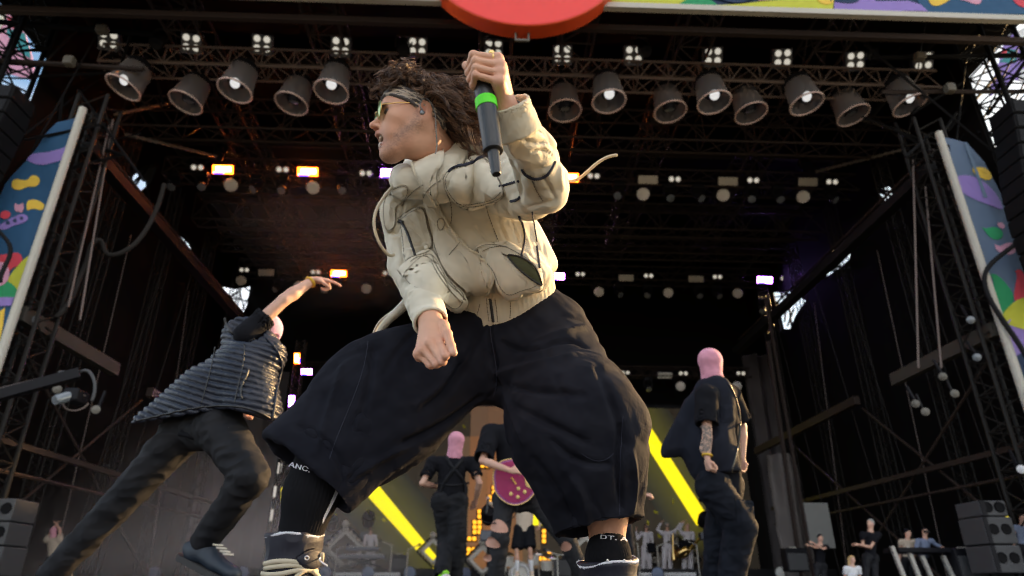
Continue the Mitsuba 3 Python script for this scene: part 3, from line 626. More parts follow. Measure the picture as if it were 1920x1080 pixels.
# dark movers along the rear rows, and odd fixtures
grp = 'small dark moving lamps under the trusses'
ORD = ('first', 'second', 'third', 'fourth', 'fifth', 'sixth', 'seventh', 'eighth', 'ninth', 'tenth', 'eleventh', 'twelfth')
ML = [(325, 345, 17.6), (378, 345, 17.6), (480, 350, 17.6), (530, 352, 17.6), (640, 352, 17.6), (1160, 362, 17.6), (1255, 366, 17.6), (1310, 367, 17.6), (1410, 368, 17.6), (1460, 369, 17.6), (1560, 370, 17.6), (520, 538, 24.6), (610, 540, 24.6), (1160, 548, 24.6), (1215, 549, 24.6), (1310, 550, 24.6), (1345, 551, 24.6), (1430, 578, 24.6), (1215, 724, 27.2), (1330, 724, 27.2)]
for i, (x, y, Y) in enumerate(ML):
    c = at(x, y, Y); k = thing('moving_lamp', f'small dark lamp under the {"orange-lit truss" if Y < 18 else "rear truss" if Y < 26 else "low bar over the screen"}, {ORD[sum(1 for q_ in ML[:i] if q_[2] == Y)]} of them from the left', 'lamp', grp)
    part(k, 'base', rbox(c + (0, 0, .28), (.36, .3, .16), .03), 'mat_lamp_body'); part(k, 'yoke', cat([bar4(c + (j * .17, 0, .2), c + (j * .17, 0, -.06), .04, .08) for j in (-1, 1)] + [bar4(c + (-.19, 0, .19), c + (.19, 0, .19), .08, .04)]), 'mat_lamp_body')
    t = unit((math.sin(i * 2.1) * .5, -.6, -.9)); h_ = part(k, 'head', lathe([(0, -.18), (.11, -.16), (.14, .1), (.13, .16)], 14, c - (0, 0, .04), t), 'mat_lamp_body', 35); part(h_, 'lens', lathe([(.125, .155), (0, .18)], 14, c - (0, 0, .04), t), 'mat_earpiece')
for x, y, Y, lb in ((298, 75, 12.9, 'dark barrel lamp standing above the left of the front truss'), (756, 88, 12.9, 'dark barrel lamp with a red spot beside the blinder over the hair'), (1622, 96, 13.0, 'dark barrel lamp beside the blinder second from the right'), (1203, 90, 13.0, 'dark barrel lamp beside the blinder right of the fist'), (1515, 312, 17.2, 'barrel lamp above the right end of the orange-lit truss'), (413, 285, 17.2, 'barrel lamp above the orange strobe on the left')):
    c = at(x, y, Y); k = thing('barrel_lamp', lb, 'lamp'); t = unit((.15, -.5, -.8))
    part(k, 'barrel', lathe([(0, -.36), (.15, -.36), (.17, -.3), (.17, .3), (.15, .36), (0, .33)], 20, c, t), 'mat_lamp_body', 35); part(k, 'yoke', cat([bar(c + (-.2, 0, 0), c + (-.2, .1, .45), .025), bar(c + (.2, 0, 0), c + (.2, .1, .45), .025), bar(c + (-.2, .1, .45), c + (.2, .1, .45), .03)]), 'mat_truss')
# chains and diagonal stays under the roof
for a, b, lb in (((215, 215, 14.5), (335, 190, 16.), 'gold chain stay at the left roof corner'), ((235, 252, 15), (405, 293, 17.), 'gold chain stay above the orange strobes'), ((1705, 250, 14.5), (1615, 225, 16), 'gold chain stay at the right roof corner'), ((1695, 280, 15), (1530, 322, 17), 'gold chain stay above the right strobes')):
    p, q_ = at(*a), at(*b); single('chain', cat([tube([lin(p, q_, t_), lin(p, q_, t_ + .03)], .035 + .02 * (i % 2), 5) for i, t_ in enumerate(np.linspace(0, .97, 30))]), 'mat_beam', lb, 'chain', 'chain stays under the roof')
# loose cable looping on the left
single('cable', tube(spline([at(308, 345, 14.2), at(300, 375, 14.2), at(268, 440, 14.1), at(232, 472, 14), at(200, 475, 14), at(187, 450, 13.9), at(178, 452, 13.8), at(165, 480, 13.7), at(150, 520, 13.5), at(128, 570, 13.3), at(105, 595, 13.2)], 60), .055, 7), 'mat_rope', 'thick grey cable looping down the left side', 'cable', smooth=True)
single('cable', tube(spline([at(-20, 400, 11.8), at(4, 440, 11.9), at(19, 462, 12), at(14, 490, 12), at(0, 530, 12)], 20), .04, 6), 'mat_cable', 'thin black cable kinked in front of the left banner', 'cable', smooth=True)
single('cable', tube(spline([at(1930, 430, 11.8), at(1895, 465, 12), at(1848, 510, 12.2), at(1880, 600, 12.2), at(1925, 740, 12.2)], 24), .05, 6), 'mat_cable', 'black cable running down the edge of the right banner', 'cable', smooth=True)
# --- hung speaker arrays
def line_array(pts, Y, lab, w=1.25, n=12):
    k = thing('line_array', lab, 'speaker', 'hung speaker arrays beside the banners')
    q_ = spline([at(x, y, Y) for x, y in pts], n + 1)
    for i in range(n):
        a, b = q_[i], q_[i + 1]; c = (a + b) / 2; u = unit(a - b); s = np.array([1., 0, 0]); t = np.cross(s, u)
        cb = part(k, 'cabinet', rbox(c, (w, np.linalg.norm(a - b) * .94, .7), .03, np.stack([s, u, t], 1)), 'mat_speaker_black')
        part(cb, 'grille', frame(box((0, 0, .36), (w * .9, np.linalg.norm(a - b) * .78, .02)), c, s, u, t if t[1] < 0 else -t), 'mat_cable')
line_array([(0, 178), (-38, 260), (-80, 340), (-124, 430), (-170, 520)], 11.6, 'black hung speaker array at the left edge', 1.1)
line_array([(1912, 205), (1930, 290), (1946, 380), (1976, 470), (2016, 570)], 11.6, 'black hung speaker array at the right edge', 1.0)
# coloured cloths outside, seen in the top corners
YO = 17.0
banner('corner_cloth', 'printed pink and teal cloth outside the upper left corner', [(-40, 0), (40, 22), (46, 60), (62, 120), (66, 152), (10, 140), (-60, 130)], 'pink', [('teal', [(16, 55), (46, 62), (52, 98), (30, 88), (14, 66)], False), ('cream', [(0, 2), (16, 10), (12, 45), (0, 60), (-20, 60)], False), ('red', [(12, 33), (22, 34), (36, 52), (32, 56), (20, 44)], True, 1), ('teal', [(30, 90), (52, 80), (56, 108), (40, 100)], False, 1)], YO)
banner('corner_cloth', 'printed purple and white cloth outside the upper right corner', [(1886, 70), (1960, 30), (1960, 160), (1900, 150), (1858, 180), (1856, 170)], 'purple', [('white', [(1902, 50), (1960, 20), (1960, 78), (1905, 78)], False), ('red', [(1880, 92), (1890, 92), (1884, 108), (1870, 112)], False), ('teal', [(1890, 92), (1908, 94), (1905, 118), (1870, 118), (1884, 108)], False), ('white', [(1915, 130), (1940, 130), (1940, 160), (1905, 160)], False, 1)], YO)
# --- screen
LEDY = 28.0
def lp(px, py): return at(px, py, LEDY)
LW = thing('led_screen', 'wide dim brown video screen across the back with yellow stripes', 'screen')
x0, x1, z0, z1 = lp(522, 1060)[0], lp(1425, 1060)[0], .75, lp(1170, 764)[2]
xm = lp(925, 900)[0]
scene['mat_led'] = {'type': 'diffuse', 'reflectance': rgb(.15, .122, .09)}
def led_tone(x, z, i, j):
    b = lin((.060, .048, .026), (.048, .039, .030), np.clip((z - 2) / 5, 0, 1)) * (.92 + .16 * meshkit.noise(np.array([x * .6, z * .6, 0.]), 4))
    return b + np.array([.24, .060, .002]) * math.exp(-((x - xm) / 1.15) ** 2) * np.clip((7.4 - z) / 2.4, 0, 1)
NCX, NCZ = 26, 5
for i in range(NCX):
    for j in range(NCZ):
        w_, h_ = (x1 - x0) / NCX, (z1 - z0) / NCZ
        xc, zc = x0 + (i + .5) * w_, z0 + (j + .5) * h_
        tn = led_tone(xc, zc, i, j); gl = tn[0] > .085
        part(LW, 'panel', box((xc, LEDY + .1, zc), (w_ - .006, .2, h_ - .006)), 'mat_led', **({'emitter': {'type': 'area', 'radiance': rgb(*(tn * .085))}} if gl else {}))
ye = emit('mat_emit', (1.0, .80, .0), .13)
for pts in ([(706, 905), (680, 920), (812, 1066), (829, 1056)], [(1166, 763), (1196, 763), (1340, 990), (1306, 985)], [(527, 916), (546, 905), (546, 938), (528, 946)], [(1336, 1064), (1349, 1026), (1364, 1038), (1352, 1064)], [(988, 962), (1003, 962), (1016, 985), (1000, 985)]):
    m = extrude(pxpoly(pts, LEDY - .02, False), .012); v = np.asarray(m.vertices)
    for gi, (gb_, ge_) in enumerate([(1.1 - .14 * j_, (.0012 + .0008 * j_, .00105 + .0007 * j_, .0003)) for j_ in range(7)]):
        g_ = pxpoly(pts, LEDY - .02, False).buffer(gb_).intersection(sg.box(x0, z0, x1, z1))
        if len(pts) == 4 and pts[0][0] in (706, 1166): gm = extrude(g_, .003); gv = np.asarray(gm.vertices); part(LW, 'stripe_glow', TM(np.stack([gv[:, 0], LEDY - .004 - .004 * gi - gv[:, 2], gv[:, 1]], 1), gm.faces), 'mat_emit', **emit('mat_emit', ge_, 1.0))
    part(LW, 'yellow_stripe', TM(np.stack([v[:, 0], LEDY - .04 - v[:, 2], v[:, 1]], 1), m.faces), 'mat_emit', **ye)
wl = emit('mat_emit', (.75, .70, .62), .10)
for x, y in ((525, 878), (517, 922), (511, 966), (1508, 318 + 500)):
    if x < 600: part(LW, 'white_mark', box(lp(x, y) + (0, -.04, 0), (.14, .03, .42)), 'mat_emit', **wl)
part(LW, 'frame', cat([bar4((x0 - .1, LEDY + .05, z0), (x0 - .1, LEDY + .05, z1), .16), bar4((x0, LEDY + .05, z0 - .1), (x1, LEDY + .05, z0 - .1), .16), bar4((x0, LEDY + .05, z1 + .06), (x1, LEDY + .05, z1 + .06), .16)]), 'mat_lamp_body')
# side scrims and curtains
def folded(x0, x1, Y, z0, z1, n, amp, seed, k=60):
    u = np.linspace(0, 1, k); w = np.linspace(0, 1, 24); U, W = np.meshgrid(u, w, indexing='ij')
    P = np.stack([x0 + U * (x1 - x0), np.full_like(U, Y), z0 + W * (z1 - z0)], -1)
    P[..., 1] += amp * np.sin(U * n * 6.28 + 1.5 * meshkit.noise(np.stack([U * 6, W * 2, U * 0], -1), seed)) * (.5 + W) + amp * 1.5 * meshkit.fbm(np.stack([U * n, W * 7, U * 0], -1), 3, seed)
    i, j = np.meshgrid(np.arange(k - 1), np.arange(23), indexing='ij'); a = i * 24 + j
    return P.reshape(-1, 3), np.stack([a, a + 24, a + 25, a + 1], -1).reshape(-1, 4)
single('side_scrim', folded(-17, x0 - .2, 26.5, 0, 8.2, 9, .06, 3), 'mat_scrim', 'grey mesh scrim left of the screen, behind the running dancer', 'scrim', smooth=True)
single('side_curtain', folded(lp(1425, 1000)[0] + .1, lp(1425, 1000)[0] + 2.3, 27.2, 0, 9.5, 3, .12, 5, 50), 'mat_scrim', 'dark brown gauze curtain right of the screen', 'curtain', smooth=True)
ck = thing('gathered_curtain', 'gathered grey plastic curtain beside the right dancer', 'curtain')
cv, cf = folded(at(1448, 900, 21.)[0], at(1506, 900, 21.)[0], 21.0, 0, at(1450, 850, 21)[2], 1.2, .14, 8, 40)
part(ck, 'sheet', (cv, cf), 'mat_curtain', True); part(ck, 'post', bar(at(1440, 700, 20.8) * (1, 1, 0), at(1440, 640, 20.8), .07), 'mat_truss'); part(ck, 'post', bar((at(1512, 1000, 20.8)[0], 20.8, 0), (at(1512, 1000, 20.8)[0], 20.8, 9.3), .06), 'mat_truss')
single('back_drape', box((SXC, 29.5, 4), (34, .1, 9)), 'mat_black_cloth', 'black drape behind everything at the very back', 'drape')
# --- speaker stacks on the stage
def stack(px, py, Y, cols, lab, h0=.42):
    k = thing('speaker_stack', lab, 'speaker', 'grey speaker stacks standing on the stage'); c0 = at(px, py, Y)
    z = c0[2]
    for i, (w, h, ox) in enumerate(cols):
        c = np.array([c0[0] + ox, Y, z - h / 2]); z -= h if ox == cols[min(i + 1, len(cols) - 1)][2] else 0
        cb = part(k, 'cabinet', rbox(c, (w, .7, h * .95), .02), 'mat_speaker')
        for j in (-1, 1): part(cb, 'horn', lathe([(0, .002), (.085, .004), (.095, .014), (.10, .0)], 14, c + (j * .12 - w * .0, -.352, .02), (0, -1, 0)), 'mat_speaker_black')
        part(cb, 'side_plate', box(c + (-w / 2 + .05, -.354, 0), (.08, .02, h * .94)), 'mat_lamp_body')
stack(1836, 942, 13.2, [(.50, .29, -.02), (.50, .29, 0), (.58, .5, .0), (.58, .5, .0)], 'grey speaker stack at the lower right')
stack(1880, 1002, 13.6, [(.55, .5, 0), (.55, .5, 0)], 'shorter grey speaker stack beside the right one')
stack(28, 938, 13.2, [(.50, .40, 0), (.50, .40, 0), (.55, .5, 0)], 'grey speaker stack at the lower left')
single('lit_strip', cat([bar4(at(1860, 988, 14.5), at(1897, 981, 14.5), .1), bar4(at(1860, 978, 14.6), at(1890, 971, 14.6), .06)]), 'mat_emit', 'yellow lit strip behind the right speaker stack', 'light', **emit('mat_emit', (1, .8, .05), .12))

# --- stage smoke: thin under the roof, thicker low on the left
gz, gy_, gx_ = 20, 20, 28
slo, shi = np.array([-11.2, 14.5, .01]), np.array([-.5, 26.0, 4.4])
W_ = np.stack(np.meshgrid(np.linspace(0, 1, gz), np.linspace(0, 1, gy_), np.linspace(0, 1, gx_), indexing='ij'), -1)
pos = slo + W_[..., ::-1] * (shi - slo)
edge = np.minimum(W_, 1 - W_).min(-1) * 5
low = np.exp(-np.clip(pos[..., 2], 0, None) / 1.3) * np.clip(edge, 0, 1) * np.clip((-.8 - pos[..., 0]) / 4.5, 0, 1)
den = .26 * low * np.clip(meshkit.fbm(pos * np.array([.4, .4, .6]), 3, 7) * 2.2 - .5, 0, 1)
bx = T().translate(slo.tolist()).scale((shi - slo).tolist())
scene['smoke'] = {'type': 'cube', 'to_world': T().translate(((slo + shi) / 2).tolist()).scale(((shi - slo) / 2).tolist()), 'bsdf': {'type': 'null'},
                  'interior': {'type': 'heterogeneous', 'albedo': .93, 'scale': 1.0, 'sigma_t': {'type': 'gridvolume', 'grid': mi.VolumeGrid(den[..., None].astype(np.float32)), 'to_world': bx}}}
labels['smoke'] = {'label': 'low grey smoke drifting behind the leaping dancer on the left', 'category': 'smoke', 'kind': 'stuff'}

slo, shi = np.array([-8.6, 16.2, 9.6]), np.array([2.6, 25.6, 13.2])
pos = slo + W_[..., ::-1] * (shi - slo)
den = .045 * np.clip(np.minimum(W_, 1 - W_).min(-1) * 5, 0, 1) * (.5 + meshkit.fbm(pos * .6, 3, 9))
scene['smoke__001'] = {**scene['smoke'], 'to_world': T().translate(((slo + shi) / 2).tolist()).scale(((shi - slo) / 2).tolist()),
                       'interior': {'type': 'heterogeneous', 'albedo': .95, 'phase': {'type': 'hg', 'g': .1}, 'sigma_t': {'type': 'gridvolume', 'grid': mi.VolumeGrid(den[..., None].astype(np.float32)), 'to_world': T().translate(slo.tolist()).scale((shi - slo).tolist())}}}
r_ = np.random.default_rng(3); ms = []
for x, y in [(595, 945), (603, 958), (629, 965), (720, 975), (758, 1040), (845, 925), (846, 935), (1230, 960), (1215, 980), (1236, 1005), (1262, 940), (1205, 900), (690, 960), (870, 800), (875, 790)]:
    c = at(x, y, 24. + 2 * r_.random()); R = np.linalg.qr(r_.normal(size=(3, 3)))[0]; ms.append(box(c, (.10, .16, .004), R))
pm('mat_confetti', (.62, .55, .05), .5)
single('confetti', cat(ms), 'mat_confetti', 'yellow paper confetti drifting before the screen', 'confetti', kind='stuff')
# ------------------------------------------------------------------ the singer
def skin_color(v, base=(.60, .335, .225), red=(.54, .21, .14), seed=3):
    v = np.asarray(v); n = meshkit.fbm(v * 55, 3, seed)[:, None]; m = meshkit.fbm(v * 14, 2, seed + 4)[:, None]
    c = np.asarray(base) * (.92 + .16 * n)
    return c * (1 - .35 * np.clip(m * 2 - .8, 0, 1)) + np.asarray(red) * .35 * np.clip(m * 2 - .8, 0, 1)
def blob(c, d, r): return np.exp(-(d / r) ** 2)[:, None]
def finger(S, pts, r0, r1, k=.002):
    n = len(pts)
    for i in range(n - 1):
        S.u(cap(pts[i], pts[i + 1], r0 + (r1 - r0) * i / (n - 1), r0 + (r1 - r0) * (i + 1) / (n - 1)), k if i else .004)
        if i: S.u(ell(pts[i], [(r0 + (r1 - r0) * i / (n - 1)) * 1.07] * 3), .003)
def to_manifold(m):
    g = manifold3d.Manifold(manifold3d.Mesh(np.asarray(m.vertices, np.float32), np.asarray(m.faces, np.uint32)))
    return g
def fuse(ms):
    """One continuous surface from overlapping closed ones."""
    try:
        gs = [to_manifold(m) for m in ms]
        if any(g.status() != manifold3d.Error.NoError for g in gs): raise ValueError
        g = manifold3d.Manifold.batch_boolean(gs, manifold3d.OpType.Add).to_mesh()
        return TM(g.vert_properties[:, :3], g.tri_verts)
    except Exception as e:
        print('fuse:', [manifold3d.Manifold.status(to_manifold(m)) for m in ms]); return cat(ms)

SI = thing('person', 'singer in cream jacket and wide black shorts lunging in front with microphone raised', 'person')
# --- head: local axes forward, left, up
HO = at(777, 233, 1.42)
hv = unit(HO - CAM); hr = unit(np.cross(hv, [0, 0, 1])); hu = np.cross(hr, hv)
HF = unit(-1.0 * hr + .03 * hu - .17 * hv); HUP = unit(.86 * hu + .5 * hv); HUP = unit(HUP - HF * (HUP @ HF)); HL = np.cross(HUP, HF)
HS = .87
HR = np.stack([HF, HL, HUP], 1)
def hd(x, y, z): return HO + HS * (HR @ np.array([x, y, z], float))
def hc(a, b, ra, rb=None): return cap(hd(*a), hd(*b), ra * HS, (rb or ra) * HS)
def he(c, r): return ell(hd(*c), np.asarray(r) * HS, HR)
NECK = at(835, 300, 1.56)
H = Solid()
H.u(he((-.008, 0, .045), (.098, .077, .093)), 0)
H.u(he((.045, 0, .005), (.058, .062, .085)), .03)
for s in (-1, 1):
    H.u(hc((-.004, .058 * s, -.03), (.06, .027 * s, -.100), .021, .02), .03)
    H.u(he((.062, .046 * s, -.014), (.028, .022, .022)), .022)
    H.u(he((.074, .030 * s, -.055), (.022, .022, .03)), .02)
H.u(hc((.03, 0, -.075), (.066, 0, -.105), .03, .024), .03)
H.u(he((.080, 0, -.112), (.020, .021, .017)), .018)
H.u(he((.078, 0, -.050), (.030, .030, .024)), .02)
H.u(hc((.089, .032, .028), (.089, -.032, .028), .011), .015)
for s in (-1, 1): H.s(he((.104, .033 * s, .008), (.02, .019, .013)), .012)
H.u(hc((.093, 0, .016), (.120, 0, -.020), .0078, .0085), .010)
H.u(he((.122, 0, -.024), (.0110, .0105, .0092)), .008)
for s in (-1, 1):
    H.u(he((.108, .0115 * s, -.029), (.011, .0065, .0078)), .006)
    H.s(he((.112, .0075 * s, -.0375), (.007, .0042, .006)), .003)
H.s(he((.095, 0, -.069), (.036, .0235, .0175)), .004)
for s in (-1, 1):
    H.u(hc((.109, .006 * s, -.0485), (.090, .024 * s, -.062), .0062, .004), .004)
    H.u(hc((.095, .008 * s, -.0905), (.084, .025 * s, -.071), .0075, .004), .004)
H.u(hc((.109, .006, -.0485), (.109, -.006, -.0485), .0062), .004).u(hc((.095, .008, -.0905), (.095, -.008, -.0905), .0078), .004)
for s in (-1, 1):                                                   # ears
    H.u(ell(hd(-.016, .078 * s, .004), np.array((.021, .012, .034)) * HS, HR), .006)
    H.s(ell(hd(-.013, .091 * s, .010), np.array((.0125, .011, .020)) * HS, HR), .003)
    H.u(cap(hd(-.022, .086 * s, .016), hd(-.018, .087 * s, -.006), .0035 * HS), .003)
    H.u(ell(hd(-.010, .077 * s, -.024), np.array((.010, .007, .011)) * HS, HR), .005)
    H.u(hc((-.001, .078 * s, -.004), (-.001, .078 * s, .004), .004), .004)
    H.s(ell(hd(-.006, .088 * s, -.006), np.array((.008, .012, .009)) * HS, HR), .002)
H.u(cap(hd(-.022, 0, -.05), NECK, .055, .064), .02)
H.u(cap(hd(.012, .03, -.085), lin(hd(-.02, .04, -.07), NECK, .95) , .018, .02), .03)
for s in (-1, 1): H.u(cap(hd(-.03, .052 * s, -.03), lin(hd(.06, .008 * s, -.12), NECK, .85), .014, .013), .025)
head = H.mesh(.0024)

# --- raised hand round the microphone
MB, MT = at(931, 327, 1.02), at(905, 150, 1.03)
MU = unit(MT - MB)
HC = at(909, 148, 1.025)
fwd = unit(CAM - HC); e1 = unit(np.cross(MU, fwd)); e2 = np.cross(e1, MU)   # e1: right in the picture, e2: to the camera
if e1 @ RGT < 0: e1 = -e1; e2 = -e2
if e2 @ fwd < 0: e2 = -e2
HK = .82
def hp(a, b, c): return HC + HK * (e1 * a + e2 * b + MU * c)
WR = at(947, 212, 1.07)
R1 = Solid()
mcp = []
for i, (c, sh) in enumerate(((.034, .0), (.0135, .004), (-.0075, .002), (-.028, -.004))):
    k = (1.0, 1.05, 1.0, .88)[i]; r = HK * (.0098, .0100, .0095, .0086)[i]
    M_ = hp(.037 + sh, .020, c + .004 - .004 * i); mcp.append(M_)
    pip = hp(-.019 * k + sh, .0385 - .001 * i, c + .0095); dip = hp(-.0345 * k, .010, c + .004); tip = hp(-.020, -.014, c)
    finger(R1, [M_, pip, dip, tip], r * 1.06, r * .84)
    R1.u(ell(M_, [.0094] * 3), .006)
palm = lin(mcp[1], mcp[2], .5)
for i, m in enumerate(mcp):
    R1.u(cap(m, lin(WR, m, .06) + e1 * .004 * (1.5 - i), .0095, .0165), .012)
    R1.u(cap(m + e2 * -.013, WR - e2 * .010, .0107, .0155), .012)
    R1.u(cap(m + e2 * .001, WR + e2 * .006, .0055, .004), .005)
R1.u(cap(hp(.026, -.028, -.02), hp(.0, -.03, .025), .011, .010), .012)
finger(R1, [hp(.004, -.029, .02), hp(-.028, -.014, .036), hp(-.041, .006, .047)], .0098, .0080)
R1.u(cap(WR, at(968, 245, 1.11), .026, .027), .02)
hand1 = R1.mesh(.0020)

# --- lowered fist
R2 = Solid()
W2 = at(806, 596, 1.45)
q = lambda x, y, Y: at(740 + x / 7.71, 560 + y / 7.71, Y)
M4 = [q(640, 600, 1.388), q(515, 640, 1.380), q(425, 740, 1.388), q(348, 800, 1.402)]
P4 = [q(738, 828, 1.338), q(696, 912, 1.350), q(606, 950, 1.366), q(520, 968, 1.386)]
D4 = [q(700, 890, 1.385), q(640, 930, 1.385), q(560, 950, 1.39), q(490, 955, 1.40)]
T4 = [q(640, 830, 1.405), q(580, 850, 1.405), q(520, 870, 1.41), q(470, 890, 1.42)]
for i in range(4):
    r = (.0088, .0088, .0083, .0076)[i]
    finger(R2, [M4[i], P4[i], D4[i], T4[i]], r, r * .85)
    R2.u(ell(M4[i], [.0102] * 3), .006)
    R2.u(cap(M4[i], lin(W2, M4[i], .05), .0105, .0175), .012)
    R2.u(cap(M4[i] + np.array([0, .022, 0]), W2 + np.array([0, .012, 0]), .0115, .0155), .012)
    R2.u(cap(M4[i] - np.array([0, .004, 0.]), W2 - np.array([0, .014, 0]), .005, .004), .006)
finger(R2, [q(705, 400, 1.420), q(765, 515, 1.380), q(815, 680, 1.350), q(855, 785, 1.335)], .0118, .0080, .0025)
R2.u(cap(W2, q(705, 400, 1.420), .0175, .0122), .012)
R2.u(cap(W2, at(790, 560, 1.50), .023, .030), .02)
hand2 = R2.mesh(.0022)

# --- the rest of the body
hipL, hipR = at(895, 650, 1.84), at(1010, 650, 1.84)
kneeL, ankL = at(612, 800, 1.74), at(548, 1062, 1.77)
kneeR, ankR = at(1140, 850, 1.66), at(1140, 1085, 1.78)
shL, shR = at(800, 370, 1.68), at(940, 325, 1.57)
elL, elR = at(762, 492, 1.69), at(1022, 352, 1.30)
BD = Solid()
BD.u(cap(at(862, 400, 1.70), at(940, 560, 1.82), .10, .10, ((0, 1, 0), .6)), 0).u(cap(hipL, hipR, .07), .05)
BD.u(cap(NECK, at(850, 360, 1.66), .06, .06), .03).u(cap(shL, shR, .04), .02)
BD.u(cap(shL, elL, .036, .030), .01).u(cap(elL, W2, .026, .026), .01).u(cap(shR, elR, .036, .03), .01).u(cap(elR, at(1000, 290, 1.20), .026, .024), .01).u(cap(at(1000, 290, 1.20), at(968, 245, 1.11), .024, .026), .01)
for h_, k_, a_ in ((hipL, kneeL, ankL), (hipR, kneeR, ankR)):
    BD.u(cap(h_, k_, .060, .050), .03).u(cap(k_, lin(k_, a_, .45) + np.array([0, .02, 0]), .052, .052), .02).u(cap(lin(k_, a_, .45) + np.array([0, .02, 0]), a_, .052, .036), .02)
    BD.u(cap(a_, a_ + np.array([-.01, -.06, -.09]), .035, .03), .02)
rest = BD.mesh(.007)
body = fuse([rest, head, hand1, hand2])
bv = np.asarray(body.vertices)
col = skin_color(bv)
loc = ((bv - HO) @ HR) / HS
inh = (np.linalg.norm(loc, axis=1) < .2)
def tint(c, w): global col; col = col * (1 - w) + np.asarray(c) * w
def hb(c, r): d = (loc - np.asarray(c)) / np.asarray(r); return (np.exp(-(d ** 2).sum(1)) * inh)[:, None]
sn = meshkit.noise(loc * np.array([420, 420, 260]), 5)[:, None]; sm = meshkit.fbm(loc * 60, 3, 8)[:, None]
jaw = np.zeros((len(bv), 1))
for s in (-1, 1):
    for a, b, r in (((-.002, .07 * s, .0), (.004, .066 * s, -.035), .016), ((.004, .066 * s, -.035), (.06, .035 * s, -.088), .022), ((.06, .035 * s, -.095), (.085, 0, -.118), .022), ((.03, .058 * s, -.055), (.055, .045 * s, -.075), .02)):
        a, b = np.array(a), np.array(b); t = np.clip(((loc - a) @ (b - a)) / ((b - a) @ (b - a)), 0, 1)
        jaw = np.maximum(jaw, np.exp(-(np.linalg.norm(loc - a - t[:, None] * (b - a), axis=1) / r) ** 2)[:, None] * inh[:, None])
tint((.085, .045, .028), np.clip(jaw * (.62 + .9 * (sn - .4) + .5 * (sm - .5)), 0, .85))
tint((.40, .11, .09), .75 * np.clip(hb((.107, 0, -.049), (.014, .024, .007)) + hb((.094, 0, -.088), (.014, .024, .008)), 0, 1))
tint((.55, .20, .14), .55 * hb((.122, 0, -.026), (.012, .02, .014)) + .45 * hb((-.016, .078, .004), (.02, .02, .03)))
tint((.09, .02, .02), np.clip(hb((.085, 0, -.069), (.024, .021, .0145)) * 1.4, 0, 1))
tint((.05, .03, .025), np.clip(hb((.096, .036, .027), (.014, .024, .0045)) * 1.2, 0, .85))
tint((.50, .20, .14), .35 * np.clip(1 - np.linalg.norm(bv - lin(hd(0, .05, -.08), NECK, .7), axis=1, keepdims=True) / .09, 0, 1))
for p_ in list(mcp) + P4 + M4: tint((.58, .24, .17), .45 * np.exp(-(np.linalg.norm(bv - p_, axis=1) / .012) ** 2)[:, None])
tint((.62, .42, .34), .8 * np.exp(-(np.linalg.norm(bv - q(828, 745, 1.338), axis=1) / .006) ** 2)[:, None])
part(SI, 'body', body, 'mat_skin', smooth=True, color=col)

# --- face things
for s in (-1, 1): part(SI, 'eye', frame(trimesh.creation.icosphere(2, .0125 * HS), hd(.083, .032 * s, .008), HF, HL, HUP), 'mat_eye_shaded', True)
upt = cat([frame(box((0, 0, 0), (.006, .0085, .012)), hd(.1000 - abs(k) * .0026, k * .0088, -.0575), HF, HL, HUP) for k in (-2, -1, 0, 1, 2)])
part(SI, 'teeth', upt, 'mat_teeth')
SG = part(SI, 'sunglasses', cat([tube([hd(*(np.array([.112, .036 * s, .010]) + np.array([-.004 * abs(math.cos(a)) , .0245 * math.cos(a), .0245 * math.sin(a)]))) for a in np.linspace(0, 2 * np.pi, 25)], .0012) for s in (-1, 1)]
     + [tube(spline([hd(.112, .012, .016), hd(.117, 0, .019), hd(.112, -.012, .016)], 8), .0012)]
     + [tube([hd(.107, .060 * s, .014), hd(.06, .074 * s, .020), hd(-.002, .080 * s, .028)], .0014) for s in (-1, 1)]), 'mat_gold', True, label='thin gold frame of the round green sunglasses')
for s in (-1, 1):
    L_ = lathe([(0, .003), (.012, .002), (.0242, -.001), (.0242, -.0018), (.012, .0008), (0, .0018)], 28)
    part(SG, 'lens', frame(TM(np.asarray(L_.vertices)[:, [2, 0, 1]], L_.faces), hd(.112, .036 * s, .010), HF, HL, HUP), 'mat_lens', 30)
part(SI, 'lip_ring', cat([tube([hd(.100 + .006 * math.cos(a), .010 + .011 * k, -.091 + .006 * math.sin(a)) for a in np.linspace(0, 2 * np.pi, 15)], .0012) for k in (0, .7)]), 'mat_steel', True)
part(SI, 'ear_monitor', cat([frame(rbox((0, 0, 0), (.011, .008, .012), .003), hd(-.006, .084, -.007), HF, HL, HUP), tube(spline([hd(-.006, .088, .0), hd(.0, .088, .024), hd(-.014, .088, .040), hd(-.038, .080, .02), hd(-.05, .07, -.05), hd(-.055, .06, -.09), hd(-.05, .06, -.12)], 24), .0014)]), 'mat_earpiece', True)
# --- headband
bn = unit(HR @ np.array([-.50, 0, .87])); b0 = hd(.0, 0, .030)
HB = Solid().u(he((-.008, 0, .045), (.104, .083, .099)), 0).u(he((.040, 0, .012), (.064, .068, .086)), .03).cut(b0 + bn * .027, bn, .004).cut(b0 - bn * .017, -bn, .004)
hb_m = HB.mesh(.003); hv_ = np.asarray(hb_m.vertices)
hb_m = push(hb_m, .0022 * np.sin((hv_ - b0) @ bn * 420 + 3 * meshkit.noise(hv_ * 30, 2)))
part(SI, 'headband', hb_m, 'mat_scarf', True, label='brown and cream patterned headband')
